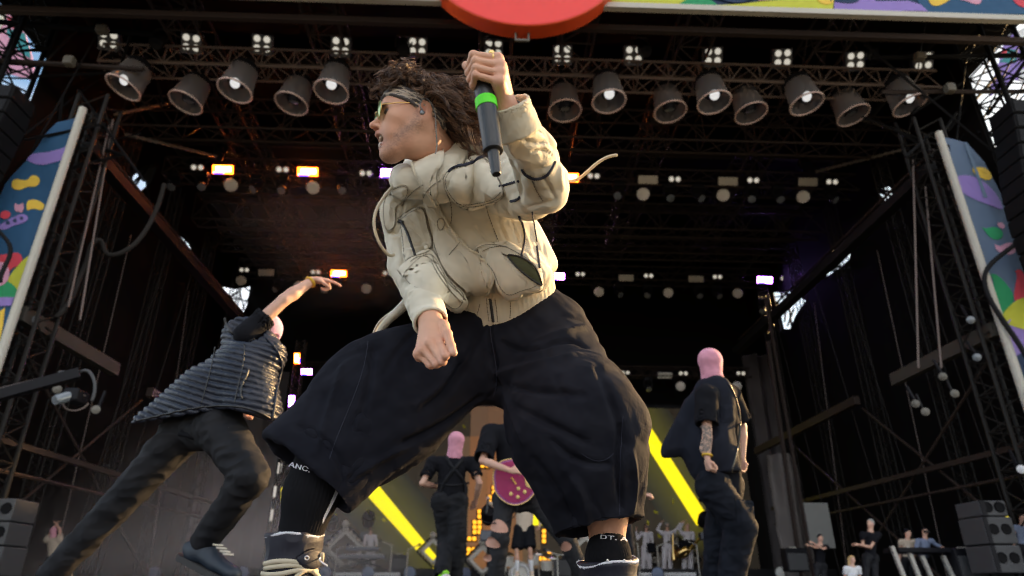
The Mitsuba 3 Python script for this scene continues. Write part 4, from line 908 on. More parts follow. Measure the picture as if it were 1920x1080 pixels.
# --- hair: a dark mass and curls in locks
rng = np.random.default_rng(7)
hm = Solid().u(he((-.02, 0, .062), (.104, .084, .088)), 0).u(he((-.095, 0, .040), (.07, .074, .085)), .03).u(he((-.115, .01, -.035), (.045, .058, .065)), .03).cut(b0 + bn * .012, -bn, .01)
hmm = hm.mesh(.005); x_ = np.asarray(hmm.vertices)
hmm = push(hmm, .012 * (meshkit.fbm(x_ * 60, 3, 3) - .4))
HA = part(SI, 'hair', hmm, 'mat_hair_dark', True, label='dark brown curly hair blown up above the headband')
locks = []
wind = HR @ unit(np.array([-.35, .1, .55]))
while len(locks) < 3600:
    u = rng.normal(size=3); u /= np.linalg.norm(u)
    root = np.array([-.02, 0, .05]) + u * np.array([.100, .080, .088])
    hgt = (hd(*root) - b0) @ bn
    if hgt < .014 or root[0] > .085: continue
    low = root[2] < .02
    o = HR @ unit(u * np.array([1, .8, 1]) + .35 * rng.normal(size=3))
    top = max(0, u[2])
    Lk = (.055 + .05 * rng.random()) * (1.45 if u[0] < -.3 else 1.0) * (1.12 if u[0] > .4 and top > .3 else .72 if top > .5 else 1)
    d0 = unit(o * 1.0 + wind * .35 + (np.array([0, 0, -.6]) if low else 0) + HF * (.25 if u[0] > .2 else -.25))
    n = 20; s = np.linspace(0, 1, n)[:, None]
    back = HR @ np.array([-.7, .15, -.7])
    bend = back * .055 * s ** 2.2 * (1 if u[0] < .1 else .25) + np.array([0, 0, -1]) * .018 * s ** 2
    a = unit(np.cross(d0, rng.normal(size=3))); b = np.cross(d0, a)
    turns = rng.uniform(.9, 1.9) * rng.choice([-1, 1]); ph = rng.random() * 6.28
    rad = rng.uniform(.008, .017) * s ** .7
    c = hd(*root) + d0 * Lk * s * (1 - .28 * s) + bend + rad * (np.cos(ph + turns * 6.28 * s) * a + np.sin(ph + turns * 6.28 * s) * b) - rad * (math.cos(ph) * a + math.sin(ph) * b)
    nst = 8 if rng.random() < .85 else 2
    for k in range(nst):
        off = rng.normal(size=3) * .0034
        jit = np.cumsum(rng.normal(size=(n, 3)) * .0006, 0)
        locks.append(tube(c + off * (1 - .5 * s) + jit, .00105 * (1 - .65 * s[:, 0] ** 3), 3, False))
part(HA, 'curls', cat(locks), 'mat_hair', True, kind=None) if 0 else part(HA, 'curls', cat(locks), 'mat_hair', True)

# --- cream jacket
def wrinkles(v, along, wave, stretch=3.0, seed=0, lo=.70):
    """Narrow grooves: -1 in a crease, 0 elsewhere."""
    r = folds(v, along, wave, stretch, seed)
    t = np.clip((r * .5 + .5 - lo) / (1 - lo), 0, 1)
    return -t * t * (3 - 2 * t)
J = Solid()
FJ = ((0, 1, .2), .60)
jt = unit(at(905, 540, 1.78) - at(866, 395, 1.70))
J.u(cap(at(868, 400, 1.70), at(902, 520, 1.77), .188, .232, FJ), 0)
J.u(cap(at(905, 345, 1.63), at(850, 360, 1.64), .11, .11), .06)
J.cut(at(905, 548, 1.72), unit(jt + np.array([0, -.12, 0])), .045)
J.u(ell(at(822, 530, 1.655), (.080, .070, .066)), .045).u(ell(at(975, 518, 1.665), (.090, .07, .055)), .05)
J.u(cap(at(795, 345, 1.66), at(757, 420, 1.70), .072, .062), .035)
J.u(cap(at(757, 420, 1.70), at(765, 500, 1.68), .056, .054), .015)
J.u(cap(at(765, 500, 1.68), at(796, 572, 1.51), .052, .043), .015)
J.u(cap(at(925, 335, 1.58), at(985, 348, 1.46), .098, .088), .05)
J.u(cap(at(985, 348, 1.46), at(1022, 352, 1.30), .085, .060), .03)
J.u(cap(at(1020, 354, 1.30), at(1000, 290, 1.20), .060, .053), .010).u(cap(at(1000, 290, 1.20), at(968, 240, 1.105), .054, .045), .010)
jm = J.mesh(.0043)
v = np.asarray(jm.vertices)
jm = push(jm, .0035 * folds(v, (1, .2, .45), .075, 2.5, 1) * meshkit.noise(v * 9, 5) * 1.5 + .0055 * wrinkles(v, (.8, .2, .5), .055, 3.0, 14, .62) * meshkit.noise(v * 8, 6) + .004 * wrinkles(v, (.5, .1, -1), .034, 3.0, 24, .66) * meshkit.noise(v * 12, 7))
jh = Hit(jm)
jm = creases(jm, jh, [
    ([(972, 222), (1003, 236), (1022, 250)], -.010, .008), ([(962, 246), (985, 264), (1025, 266)], -.010, .007), ([(955, 262), (962, 285), (985, 300)], .007, .010), ([(1000, 285), (1020, 283), (1035, 290)], -.007, .006), ([(990, 318), (1000, 345), (1012, 372)], -.006, .006),
    ([(1018, 330), (1030, 350), (1042, 372)], -.006, .005), ([(958, 300), (968, 330), (974, 368)], -.018, .012), ([(1052, 305), (1050, 330), (1056, 352)], .006, .01), ([(985, 390), (1010, 384), (1040, 375)], -.005, .006),
    ([(752, 430), (742, 436), (730, 434)], -.014, .008), ([(745, 440), (738, 446), (732, 444)], .006, .006), ([(742, 370), (732, 395), (734, 425)], .006, .010), ([(752, 352), (755, 385), (750, 418)], -.009, .007), ([(752, 452), (757, 470), (752, 500)], -.012, .009), ([(742, 395), (755, 408), (760, 425)], -.007, .005),
    ([(765, 368), (790, 352), (812, 340)], -.009, .006), ([(765, 398), (800, 375), (825, 360)], -.006, .006), ([(775, 385), (800, 362), (820, 350)], .005, .006),
    ([(752, 505), (775, 520), (800, 505)], -.010, .008), ([(765, 545), (800, 562), (850, 580)], -.008, .008), ([(930, 380), (938, 420), (950, 450)], -.006, .007), ([(960, 395), (985, 440), (1000, 500)], .004, .010), ([(945, 385), (965, 430), (975, 470)], -.005, .006),
    ([(880, 545), (905, 560), (928, 552)], -.012, .009), ([(935, 545), (960, 557), (1010, 548)], -.008, .008), ([(900, 470), (905, 510), (925, 545)], -.006, .008), ([(790, 560), (775, 575), (770, 590)], -.008, .006), ([(803, 545), (815, 560), (812, 575)], .004, .006), ([(776, 560), (768, 568), (765, 580)], -.006, .004), ([(790, 335), (815, 345), (825, 375)], -.007, .006)])
JA = part(SI, 'jacket', jm, 'mat_jacket', True, label='cream zip-up jacket with pockets and navy piping')
jh = Hit(jm)
hem = Solid().u(cutcap(at(936, 535, 1.795), at(953, 602, 1.835), .168, .150, None, ((0, 1, .2), .74)), 0)
hemm = hem.mesh(.0042); hv_ = np.asarray(hemm.vertices)
hemm = push(hemm, .0007 * np.sin(hv_[:, 0] * 420 + hv_[:, 2] * 90) + .0012 * wrinkles(hv_, (0, 0, 1), .05, 2.5, 9))
HM = part(JA, 'hem_band', hemm, 'mat_rib', 40)
hh = Hit(hemm)
part(HM, 'zip', seam(hh, [(919, 560), (922, 580), (925, 604)], .0042, lift=.0015), 'mat_zip', True)
part(HM, 'stitch', cat([seam(hh, l, .0010, lift=.0010) for l in ([(900, 570), (896, 585), (892, 597)], [(957, 560), (957, 580), (956, 597)], [(912, 560), (914, 580), (917, 603)], [(928, 560), (931, 580), (933, 603)])]), 'mat_stitch', True)
# collar and hood
CO = Solid()
CO.u(cap(at(768, 342, 1.475), at(826, 338, 1.465), .036, .050), 0).u(cap(at(826, 338, 1.465), at(880, 285, 1.515), .050, .048), .04)
CO.u(cap(at(880, 285, 1.515), at(903, 262, 1.60), .048, .044), .03).u(cap(at(903, 262, 1.60), at(860, 275, 1.72), .044, .044), .03).u(cap(at(860, 275, 1.72), at(785, 315, 1.68), .044, .040), .03).u(cap(at(785, 315, 1.68), at(757, 335, 1.56), .040, .034), .03).u(cap(at(757, 335, 1.56), at(768, 342, 1.475), .034, .036), .03)
CO.u(cap(at(850, 338, 1.52), at(920, 296, 1.58), .05, .048), .04)
CO.s(cap(lin(NECK, hd(0, 0, -.05), -.3), lin(NECK, hd(.01, 0, -.05), 1.2), .068, .072), .008)
cm = CO.mesh(.0042); v = np.asarray(cm.vertices)
cm = push(cm, .003 * wrinkles(v, (1, .1, .6), .05, 3., 12))
ch = Hit(cm)
cm = creases(cm, ch, [([(858, 335), (876, 302), (893, 268)], -.011, .006), ([(838, 350), (850, 325), (868, 290)], -.006, .005), ([(780, 332), (800, 320), (835, 302)], .003, .012), ([(885, 270), (900, 252), (912, 248)], -.006, .005)])
CL = part(JA, 'collar', cm, 'mat_jacket', True)
both = cat([jm, cm]); bh = Hit(both)
c2 = lambda pts: [(660 + x / 3.0, 280 + y / 3.0) for x, y in pts]
part(JA, 'lapel', patch(bh, c2([(332, 92), (380, 60), (440, 10), (510, 5), (505, 90), (482, 180), (470, 265), (440, 245), (395, 185), (355, 130)]), .008, 5, 3.6, .014, smooth=14), 'mat_jacket', True)
part(JA, 'placket', patch(bh, c2([(405, 240), (470, 275), (530, 395), (640, 540), (770, 655), (806, 720), (770, 790), (690, 812), (600, 770), (530, 700), (475, 590), (455, 430), (420, 330)]), .008, 6, 4.0, .010, smooth=14), 'mat_placket', True)
part(JA, 'placket_edge', seam(bh, c2([(335, 92), (400, 190), (475, 300), (540, 410), (640, 545), (775, 655), (806, 722), (770, 790), (700, 815)]), .0036, lift=.013, sides=6), 'mat_rib', True)
def pb(q, P): return .0035 * folds(P, (.3, 0, 1), .05, 2.2, 21) + .0055 * wrinkles(P, (.7, 0, .7), .05, 2.6, 33, .62) + .003 * wrinkles(P, (-.5, 0, 1), .035, 2.6, 35, .66)
def pocket(poly, h, e, hem_=None, **k):
    pm_ = patch(bh, c2(poly), h + .004, e, 3.6, .007, power=.42, smooth=14, bump=pb, **k)
    pk = part(JA, 'pocket', pm_, 'mat_jacket', True)
    ph = Hit(cat([jm, pm_])); pl = np.array(poly, float); ctr = pl.mean(0); pl = ctr + (pl - ctr) * .93
    part(pk, 'stitch', seam(ph, c2(np.vstack([pl, pl[:1]])), .0009, lift=.0008), 'mat_stitch', True)
    return pk
p1 = pocket([(515, 165), (560, 110), (640, 85), (750, 45), (800, 90), (830, 160), (860, 260), (790, 305), (690, 332), (610, 325), (550, 270), (520, 215)], .030, 15)
p2 = pocket([(690, 548), (770, 525), (860, 540), (960, 590), (1062, 690), (1060, 760), (960, 805), (880, 828), (835, 790), (790, 690), (735, 620)], .030, 14)
p3 = pocket([(262, 395), (320, 350), (395, 325), (430, 430), (452, 552), (380, 600), (305, 645), (285, 560), (275, 470)], .007, 6)
p4 = pocket([(285, 690), (330, 640), (440, 580), (500, 660), (560, 750), (640, 840), (600, 905), (500, 850), (400, 800), (310, 750)], .026, 13)
p5 = pocket([(172, 330), (195, 255), (250, 210), (312, 205), (300, 280), (252, 330), (238, 440), (205, 466), (176, 400)], .010, 7)
def trim(parent, pts, r, mat, lift=.004, name='piping', h=None): return part(parent, name, seam(h or bh, c2(pts), r, lift=lift + .0006), mat, True)
allm = cat([jm, cm] + [TM(meshkit.WRITTEN[scene[k]['filename']][0], meshkit.WRITTEN[scene[k]['filename']][1]) for k in scene if k.startswith(JA + '__') and ('pocket' in k or k.endswith('placket') or k.endswith('lapel'))])
ah = Hit(allm)
trim(p1, [(545, 128), (590, 98), (660, 82), (720, 50), (755, 40)], .0042, 'mat_navy', .001, h=ah)
trim(p1, [(512, 165), (530, 135), (560, 108)], .0012, 'mat_stitch', .0005, 'stitch', h=ah)
trim(p1, [(585, 300), (640, 312), (720, 300), (790, 280), (835, 240)], .0010, 'mat_stitch', .0004, 'stitch', h=ah)
trim(p3, [(275, 408), (310, 470), (335, 540), (355, 598)], .0036, 'mat_zip', .001, 'zip', h=ah)
trim(p3, [(262, 412), (272, 402), (290, 408)], .004, 'mat_zip', .003, 'zip_pull', h=ah)
trim(p3, [(255, 392), (310, 350), (385, 328), (420, 400), (448, 500), (452, 550), (390, 590), (300, 640)], 0.0011, 'mat_stitch', .0006, 'stitch', h=ah)
part(p2, 'lining', patch(ah, c2([(875, 597), (930, 600), (985, 630), (1030, 680), (1062, 755), (1040, 752), (985, 712), (925, 665)]), .0015, 6, 3.5, .0022, smooth=2), 'mat_olive', True)
trim(p2, [(872, 596), (935, 605), (1000, 640), (1045, 700), (1064, 762)], .0026, 'mat_zip', .003, 'zip', h=ah)
trim(p2, [(872, 596), (920, 655), (985, 712), (1062, 764)], .0026, 'mat_zip', .003, 'zip', h=ah)
trim(p2, [(735, 572), (800, 550), (870, 548)], 0.0011, 'mat_stitch', .0006, 'stitch', h=ah)
trim(p4, [(330, 632), (390, 602), (440, 610)], 0.0011, 'mat_stitch', .0006, 'stitch', h=ah)
trim(p4, [(440, 615), (475, 690), (530, 770), (615, 862)], 0.0011, 'mat_stitch', .0006, 'stitch', h=ah)
for pts in ([(940, 375), (960, 430), (972, 490), (965, 550), (952, 605)], [(1038, 545), (1046, 600), (1054, 668)], [(1015, 350), (1025, 430), (1040, 520)], [(830, 208), (880, 195), (935, 178)], [(895, 292), (925, 285), (945, 268)], [(958, 112), (985, 148), (1030, 165), (1090, 148), (1122, 110), (1140, 70)]):
    trim(JA, pts, .0034 if pts[0][0] != 1015 else .0018, 'mat_navy', .0008, h=ah)
for pts in ([(410, 330), (440, 450), (480, 590), (540, 720), (640, 850)], [(755, 320), (790, 430), (825, 520)], [(545, 595), (575, 560), (605, 525)], [(485, 440), (510, 390), (520, 400), (495, 455), (485, 440)], [(530, 240), (560, 340), (555, 420)], [(1015, 178), (1040, 235), (1075, 290)], [(500, 175), (450, 205), (400, 270)], [(400, 200), (330, 250), (280, 320)], [(450, 600), (500, 700), (590, 800)]):
    trim(JA, pts, .0011, 'mat_stitch', .0006, 'stitch', h=ah)
# cuffs
def cuff(a, b, ra, rb, seed):
    a, b = np.asarray(a), np.asarray(b); t = unit(b - a)
    S = Solid().u(cutcap(a, b, ra, rb, t, ext=.02), 0).s(cap(lin(a, b, .1), b + t * .05, ra - .007, rb - .006), .003).cut(a, -t, .006)
    m = S.mesh(.003); v = np.asarray(m.vertices)
    return push(m, .0022 * folds(v, np.cross(t, [0, 1, 0]), .022, 3., seed))
part(JA, 'cuff', cuff(at(969, 252, 1.105), at(949, 194, 1.055), .052, .046, 5), 'mat_rib', 50)
part(JA, 'cuff', cuff(at(792, 555, 1.53), at(808, 606, 1.450), .047, .040, 6), 'mat_jacket', 50)
part(SI, 'bracelet', tube([at(949, 205, 1.063) + .031 * (math.cos(a) * e1 + math.sin(a) * np.cross(unit(WR - at(966, 250, 1.12)), e1)) for a in np.linspace(0, 6.3, 30)], .0045, 6), 'mat_zip', True)
# cords and the hanging tail of the jacket
part(JA, 'drawcord', tube(spline([at(744, 338, 1.52), at(716, 375, 1.50), at(701, 420, 1.50), at(711, 455, 1.52), at(738, 477, 1.60)], 30), .0042, 7), 'mat_lace', True, label='cream cord looping off the left of the jacket')
part(JA, 'drawcord', tube(spline([at(1052, 335, 1.42), at(1078, 338, 1.40), at(1103, 320, 1.36), at(1125, 302, 1.34), at(1157, 291, 1.32)], 30), .0042, 7), 'mat_lace', True, label='cream cord flying off to the right of the elbow')
part(JA, 'drawcord', tube(spline([at(885, 262, 1.46), at(880, 236, 1.45), at(892, 228, 1.46), at(905, 238, 1.47), at(906, 268, 1.5)], 24), .005, 7), 'mat_lace', True)
part(JA, 'back_tail', tube(spline([at(768, 560, 1.76), at(745, 585, 1.78), at(724, 605, 1.80), at(705, 640, 1.82)], 20), np.linspace(.016, .009, 20), 8), 'mat_jacket', True)
part(JA, 'back_tail', tube(spline([at(772, 556, 1.78), at(752, 575, 1.80), at(728, 590, 1.82), at(700, 628, 1.84)], 20), .0045, 6), 'mat_lace', True)
part(JA, 'strap', tube(spline([at(742, 482, 1.68), at(738, 490, 1.66), at(744, 505, 1.64), at(752, 490, 1.62)], 14), .009, 6), 'mat_navy', True)

# --- black shorts
S = Solid()
S.u(cap(at(895, 640, 1.86), at(1015, 640, 1.86), .135, .135, ((0, 1, 0), .85)), 0)
dl = unit(at(572, 890, 1.70) - at(715, 755, 1.76))
def leg(mid, rm, end, re, hip, rh, flat):
    t = unit(end - mid)
    S.u(cap(hip, mid, rh, rm, flat), .07)
    S.u(cutcap(mid, end, rm, re, None, flat, .03), .05)
    return t
mL, eL = at(722, 752, 1.77), at(572, 888, 1.72)
mR, eR = at(1082, 800, 1.64), at(1124, 992, 1.70)
FL = ((.1, 1, .1), .62)
tL = unit(np.cross(unit(at(640, 950, 1.72) - at(505, 825, 1.72)), unit(eL - CAM))); tL = tL if tL @ (eL - mL) > 0 else -tL
def add_leg(hip, rh, mid, rm, end, re, flat, cutn):
    S.u(cap(hip, mid, rh, rm, flat), .07)
    fn, c, R = cap(mid, end + unit(end - mid) * .08, rm, re, flat)
    S.u(((lambda p: np.maximum(fn(p), (p - end) @ cutn)), c, R), .05)
    S.s(cap(lin(mid, end, .45), end + unit(end - mid) * .15, (rm + re) / 2 - .03, re - .012, flat), .004)
add_leg(at(890, 650, 1.85), .150, mL, .166, eL, .148, ((.1, 1, .1), .50), unit(tL * 1 + np.array([0, -.25, 0])))
nR = unit(np.cross(unit(at(1195, 985, 1.7) - at(1058, 1012, 1.7)), unit(eR - CAM))); nR = nR if nR @ (eR - mR) > 0 else -nR
add_leg(at(1010, 650, 1.85), .148, mR, .162, eR, .098, ((.1, 1, .1), .72), unit(nR + np.array([0, -.15, 0])))
sm_ = S.mesh(.0052); v = np.asarray(sm_.vertices)
wgt = meshkit.noise(v * 6, 3)
sm_ = push(sm_, .010 * folds(v, (.8, .1, .6), .12, 2.5, 31) * wgt * 1.3 + .011 * wrinkles(v, (.7, .1, .7), .085, 3.0, 34, .6) * meshkit.noise(v * 7, 12) + .006 * wrinkles(v, (.3, .1, -1), .05, 3.0, 33, .64) * meshkit.noise(v * 10, 8))
sh_ = Hit(sm_)
sm_ = creases(sm_, sh_, [
    ([(920, 605), (924, 660), (930, 720), (918, 745)], -0.0174, 0.0080), ([(905, 610), (880, 660), (860, 700), (800, 760)], -0.0203, 0.0144), ([(940, 640), (985, 655), (1050, 640), (1095, 650)], -0.0174, 0.0112), ([(930, 700), (990, 690), (1080, 665)], 0.0174, 0.0160),
    ([(930, 720), (1000, 730), (1090, 740)], -0.0174, 0.0128), ([(960, 760), (1040, 800), (1100, 830)], -0.0130, 0.0112), ([(1000, 640), (1060, 620), (1095, 610)], 0.0116, 0.0096), ([(860, 640), (840, 700), (780, 760)], 0.0145, 0.0144), ([(700, 650), (690, 720), (670, 800)], -0.0116, 0.0112), ([(640, 690), (620, 760), (590, 850)], 0.0116, 0.0128),
    ([(900, 745), (840, 790), (760, 830)], -0.0203, 0.0120), ([(760, 840), (700, 870), (660, 900)], 0.0116, 0.0112), ([(560, 800), (610, 830), (650, 890)], -0.0116, 0.0112), ([(1120, 690), (1150, 760), (1170, 830)], -0.0130, 0.0112), ([(1165, 800), (1160, 870), (1165, 950)], -0.0145, 0.0096), ([(1060, 880), (1090, 930), (1100, 985)], 0.0130, 0.0144), ([(1000, 860), (1050, 930), (1080, 990)], -0.0116, 0.0112), ([(1040, 830), (1080, 860), (1140, 870)], -0.0145, 0.0096), ([(1185, 850), (1190, 900), (1185, 960)], 0.0116, 0.0096), ([(935, 700), (950, 750), (980, 830)], 0.0087, 0.0096), ([(800, 605), (760, 640), (720, 700)], -0.0101, 0.0096)])
sm_ = relax(sm_, 1, .4)
SH = part(SI, 'shorts', sm_, 'mat_linen', True, label='very wide black linen shorts')
sh_ = Hit(sm_)
part(SH, 'fly_seam', seam(sh_, [(919, 605), (924, 650), (931, 700), (925, 745)], .0016, lift=.0004), 'mat_navy', True)
for l in ([(690, 640), (672, 720), (640, 800), (618, 860)], [(1090, 850), (1135, 862), (1150, 850)], [(1168, 780), (1163, 870), (1162, 975)], [(560, 870), (600, 915), (635, 945)]):
    part(SH, 'seam', seam(sh_, l, .0010, lift=.0001), 'mat_navy', True)

# --- socks and boots
def sock(k, a, r0, r1, name):
    S = Solid().u(cap(k, lin(k, a, .4), r0, r0 * 1.02), 0).u(cap(lin(k, a, .4), a, r0 * 1.02, r1), .03)
    m = S.mesh(.0035); v = np.asarray(m.vertices); t = unit(a - k); e = unit(np.cross(t, [0, 1, 0])); f = np.cross(t, e); w = v - k
    ang = np.arctan2(w @ e, w @ f)
    return push(m, .0009 * np.sin(ang * 44))
tk = at(607, 838, 1.735)
sL = sock(tk, ankL, .062, .046, 'sock'); SL_ = part(SI, 'sock', sL, 'mat_sock', True)
sR = sock(at(1141, 1030, 1.735), ankR, .049, .045, 'sock'); SR_ = part(SI, 'sock', sR, 'mat_sock', True)
def wrap_text(hit, text, p0, p1, height_px, mat, parent):
    t = meshkit.text_mesh(text, 1.0, .02, True); V = np.asarray(t.vertices); w = V[:, 0].max()
    p0, p1 = np.array(p0, float), np.array(p1, float); e = (p1 - p0); n = np.array([e[1], -e[0]]) / np.linalg.norm(e)
    q = p0 + (V[:, :1] / w) * e + n * V[:, 1:2] * height_px
    P, N = hit(q)
    part(parent, 'lettering', TM(P + N * (.0012 + .06 * V[:, 2:3] * .02), t.faces), mat)
wrap_text(Hit(sL), 'ANC.', (541, 874), (581, 886), 9, 'mat_white_knit', SL_)
wrap_text(Hit(sR), 'DT. A', (1124, 1010), (1176, 1015), 7, 'mat_white_knit', SR_)
part(SL_, 'label_tab', patch(Hit(cat([sL])), [(629, 920), (634, 922), (618, 955), (604, 982), (606, 970), (618, 945)], .001, 3, 3, .002, smooth=0, round_=False), 'mat_white_knit', True)
def boot(a, toe, rs, collar, top, seed):
    """shaft, foot and sole; a = ankle, top = the collar's middle."""
    B = Solid()
    B.u(cutcap(a, top, rs, rs * 1.14, None, ext=.02), 0)
    B.u(cap(a + (0, 0, -.045), toe + (0, 0, .0), .050, .038, ((0, 0, 1), .9)), .03)
    B.u(ell(a + (0, .035, -.055), (.042, .05, .045)), .03)
    B.s(cap(lin(a, top, .5), top + unit(top - a) * .05, rs * .85, rs * 1.02), .006)
    m = B.mesh(.0035); v = np.asarray(m.vertices)
    return push(m, .003 * folds(v, (0, 1, .3), .04, 2., seed))
toeL = np.array([ankL[0] - .06, ankL[1] - .17, -.005]); toeR = np.array([ankR[0] + .12, ankR[1] - .10, -.01])
ftL, ftR = np.array([ankL[0], ankL[1], .06]), np.array([ankR[0], ankR[1], .06])
topL = at(553, 1001, 1.765)
bL = boot(ftL, toeL, .060, None, topL, 3); BL = part(SI, 'boot', bL, 'mat_boot', True, label='black boot wrapped in cream laces')
topR = at(1139, 1050, 1.745)
bR = boot(ftR + (0, -.03, 0), toeR, .064, None, topR, 4); BR = part(SI, 'boot', bR, 'mat_boot', True)
for B_, b_, f_, t_, tp in ((BL, bL, ftL, toeL, topL), (BR, bR, ftR + (0, -.03, 0), toeR, topR)):
    part(B_, 'sole', frame(extrude(sg.LineString([(f_ + (0, .05, 0))[:2], t_[:2]]).buffer(.052), .03), (0, 0, -0.048), np.array([1, 0, 0]), np.array([0, 1, 0]), np.array([0, 0, 1])), 'mat_lace')
    ax = unit(tp - f_); x1 = unit(np.cross(ax, [0, 1, 0])); x2 = np.cross(ax, x1)
    rim = [tp + (.067 if B_ == BL else .072) * (math.cos(a) * x1 + math.sin(a) * x2) - ax * .004 * (1 + math.sin(3 * a)) for a in np.linspace(0, 2 * np.pi, 40)]
    part(B_, 'rim_fleece', cat([tube(rim, .0035, 6)] + [trimesh.creation.icosphere(1, .0028).apply_translation(p + rng.normal(size=3) * .002) for p in rim[::1]]), 'mat_white_knit', True)
bh_ = Hit(bL)
def lace(pts, w, lift): return seam(bh_, pts, w, lift=lift, sides=6)
part(BL, 'laces', cat([lace([(499, 1057), (530, 1052), (560, 1055), (588, 1063)], .0060, .004), lace([(500, 1065), (535, 1061), (570, 1062), (590, 1069)], .0056, .0045), lace([(497, 1075), (520, 1077), (560, 1069), (590, 1071)], .006, .006), lace([(575, 1067), (560, 1075), (550, 1088)], .006, .006), lace([(580, 1069), (592, 1081), (596, 1088)], .006, .007), lace([(500, 1085), (530, 1088), (570, 1084)], .006, .004)]), 'mat_lace', True)
TG = patch(bh_, [(556, 1044), (570, 1034), (588, 1028), (599, 1036), (598, 1056), (586, 1067), (564, 1063)], .006, 6, 3, .008, smooth=2)
part(BL, 'tongue_flap', TG, 'mat_boot', True)
P_, N_ = bh_(np.array([(570.0, 1045.0), (594.0, 1046.0)]))
part(BL, 'eyelet', tube([P_[0] + N_[0] * .017 + .0048 * (math.cos(a) * hr + math.sin(a) * hu) for a in np.linspace(0, 2 * np.pi, 18)], .0016, 6), 'mat_white_knit', True)
part(BL, 'pull_cord', tube(spline([P_[1] + N_[1] * .012, at(603, 1054, 1.70), at(614, 1061, 1.69)], 8), .0018, 6), 'mat_white_knit', True)
part(BL, 'cord_lock', frame(rbox((0, 0, 0), (.010, .010, .024), .003), P_[1] + N_[1] * .014, hr, hv, hu), 'mat_lace')

# --- microphone and ring: held, so things of their own
MI = thing('microphone', 'black handheld microphone with a green tape band in the raised fist', 'microphone')
Lm = np.linalg.norm(MT - MB)
part(MI, 'handle', lathe([(0, 0), (.008, 0), (.0095, .004), (.0115, .05), (.0175, .052), (.0185, .06), (.0195, .13), (.0205, Lm - .02), (.019, Lm), (0, Lm)], 28, MB, MU), 'mat_mic', 35)
part(MI, 'grille', lathe([(.0175, 0), (.019, .003), (.019, .010), (.015, .018), (0, .022)], 24, MT, MU), 'mat_zip', True)
part(MI, 'tape_band', lathe([(.0196, 0), (.0212, .0005), (.0214, .0225), (.020, .023)], 28, MB + MU * (Lm * .672), MU), 'mat_mic_tape', 35)
part(MI, 'collar_ring', lathe([(.0172, 0), (.0192, .001), (.0192, .009), (.0182, .010)], 28, MB + MU * .052, MU), 'mat_zip', 35)
rp = lin(mcp[0], hp(-.019, .0385, .0435), .22)
ra_ = unit(hp(-.019, .0385, .0435) - mcp[0])
RG = part(SI, 'finger_ring', cat([tube([rp + .0090 * (math.cos(a) * MU + math.sin(a) * np.cross(ra_, MU)) for a in np.linspace(0, 6.3, 24)], .0022, 6), rbox(rp + MU * .0095 + e2 * .003, (.012, .012, .010), .003)]), 'mat_gold', True, label='chunky gold ring on the index finger')
# ------------------------------------------------------------------ the other people
pm('mat_tee', (.007, .0072, .010), .9, spec=.15)
pm('mat_trousers', mottled((.009, .0095, .012), (.017, .017, .020), 12., .25, .75), .75, spec=.18, bump=cloth_noise(30., .006), bscale=.6)
pm('mat_cargo', mottled((.006, .0075, .012), (.011, .013, .020), 12.), .85, spec=.15, bump=cloth_noise(26., .006), bscale=.6)
pm('mat_puffer', mottled((.012, .0155, .027), (.019, .024, .040), 10.), .40, spec=.35, bump=cloth_noise(90., .004), bscale=.6)
pm('mat_vest', (.011, .0125, .020), .85, spec=.15)
pm('mat_knit', mottled((.66, .31, .40), (.56, .25, .33), 30.), .9, spec=.2, sheen=.5, bump=proc(lambda p, n, uv: dr.sin(p.z * 900) * .0004 + fbm(p.x * 120, p.y * 120, p.z * 120, 2) * .003, 6e-4), bscale=1.2)
pm('mat_knit_lilac', (.56, .34, .49), .9, spec=.2, sheen=.5)
pm('mat_shoe', (.014, .022, .036), .5)
pm('mat_sole', (.03, .028, .028), .7)
pm('mat_sole_white', (.6, .58, .54), .6)
pm('mat_jean', (.012, .012, .015), .85)
pm('mat_suit', (.55, .52, .55), .85)
pm('mat_beige', (.49, .40, .31), .85)
pm('mat_brown_hair', (.04, .022, .014), .5)
pm('mat_blond', (.46, .30, .13), .5)
pm('mat_grey_hair', (.28, .27, .26), .7)
pm('mat_band', (.62, .38, .03), .5)
pm('mat_white', (.62, .62, .64), .7)
pm('mat_lightblue', (.16, .20, .30), .7)
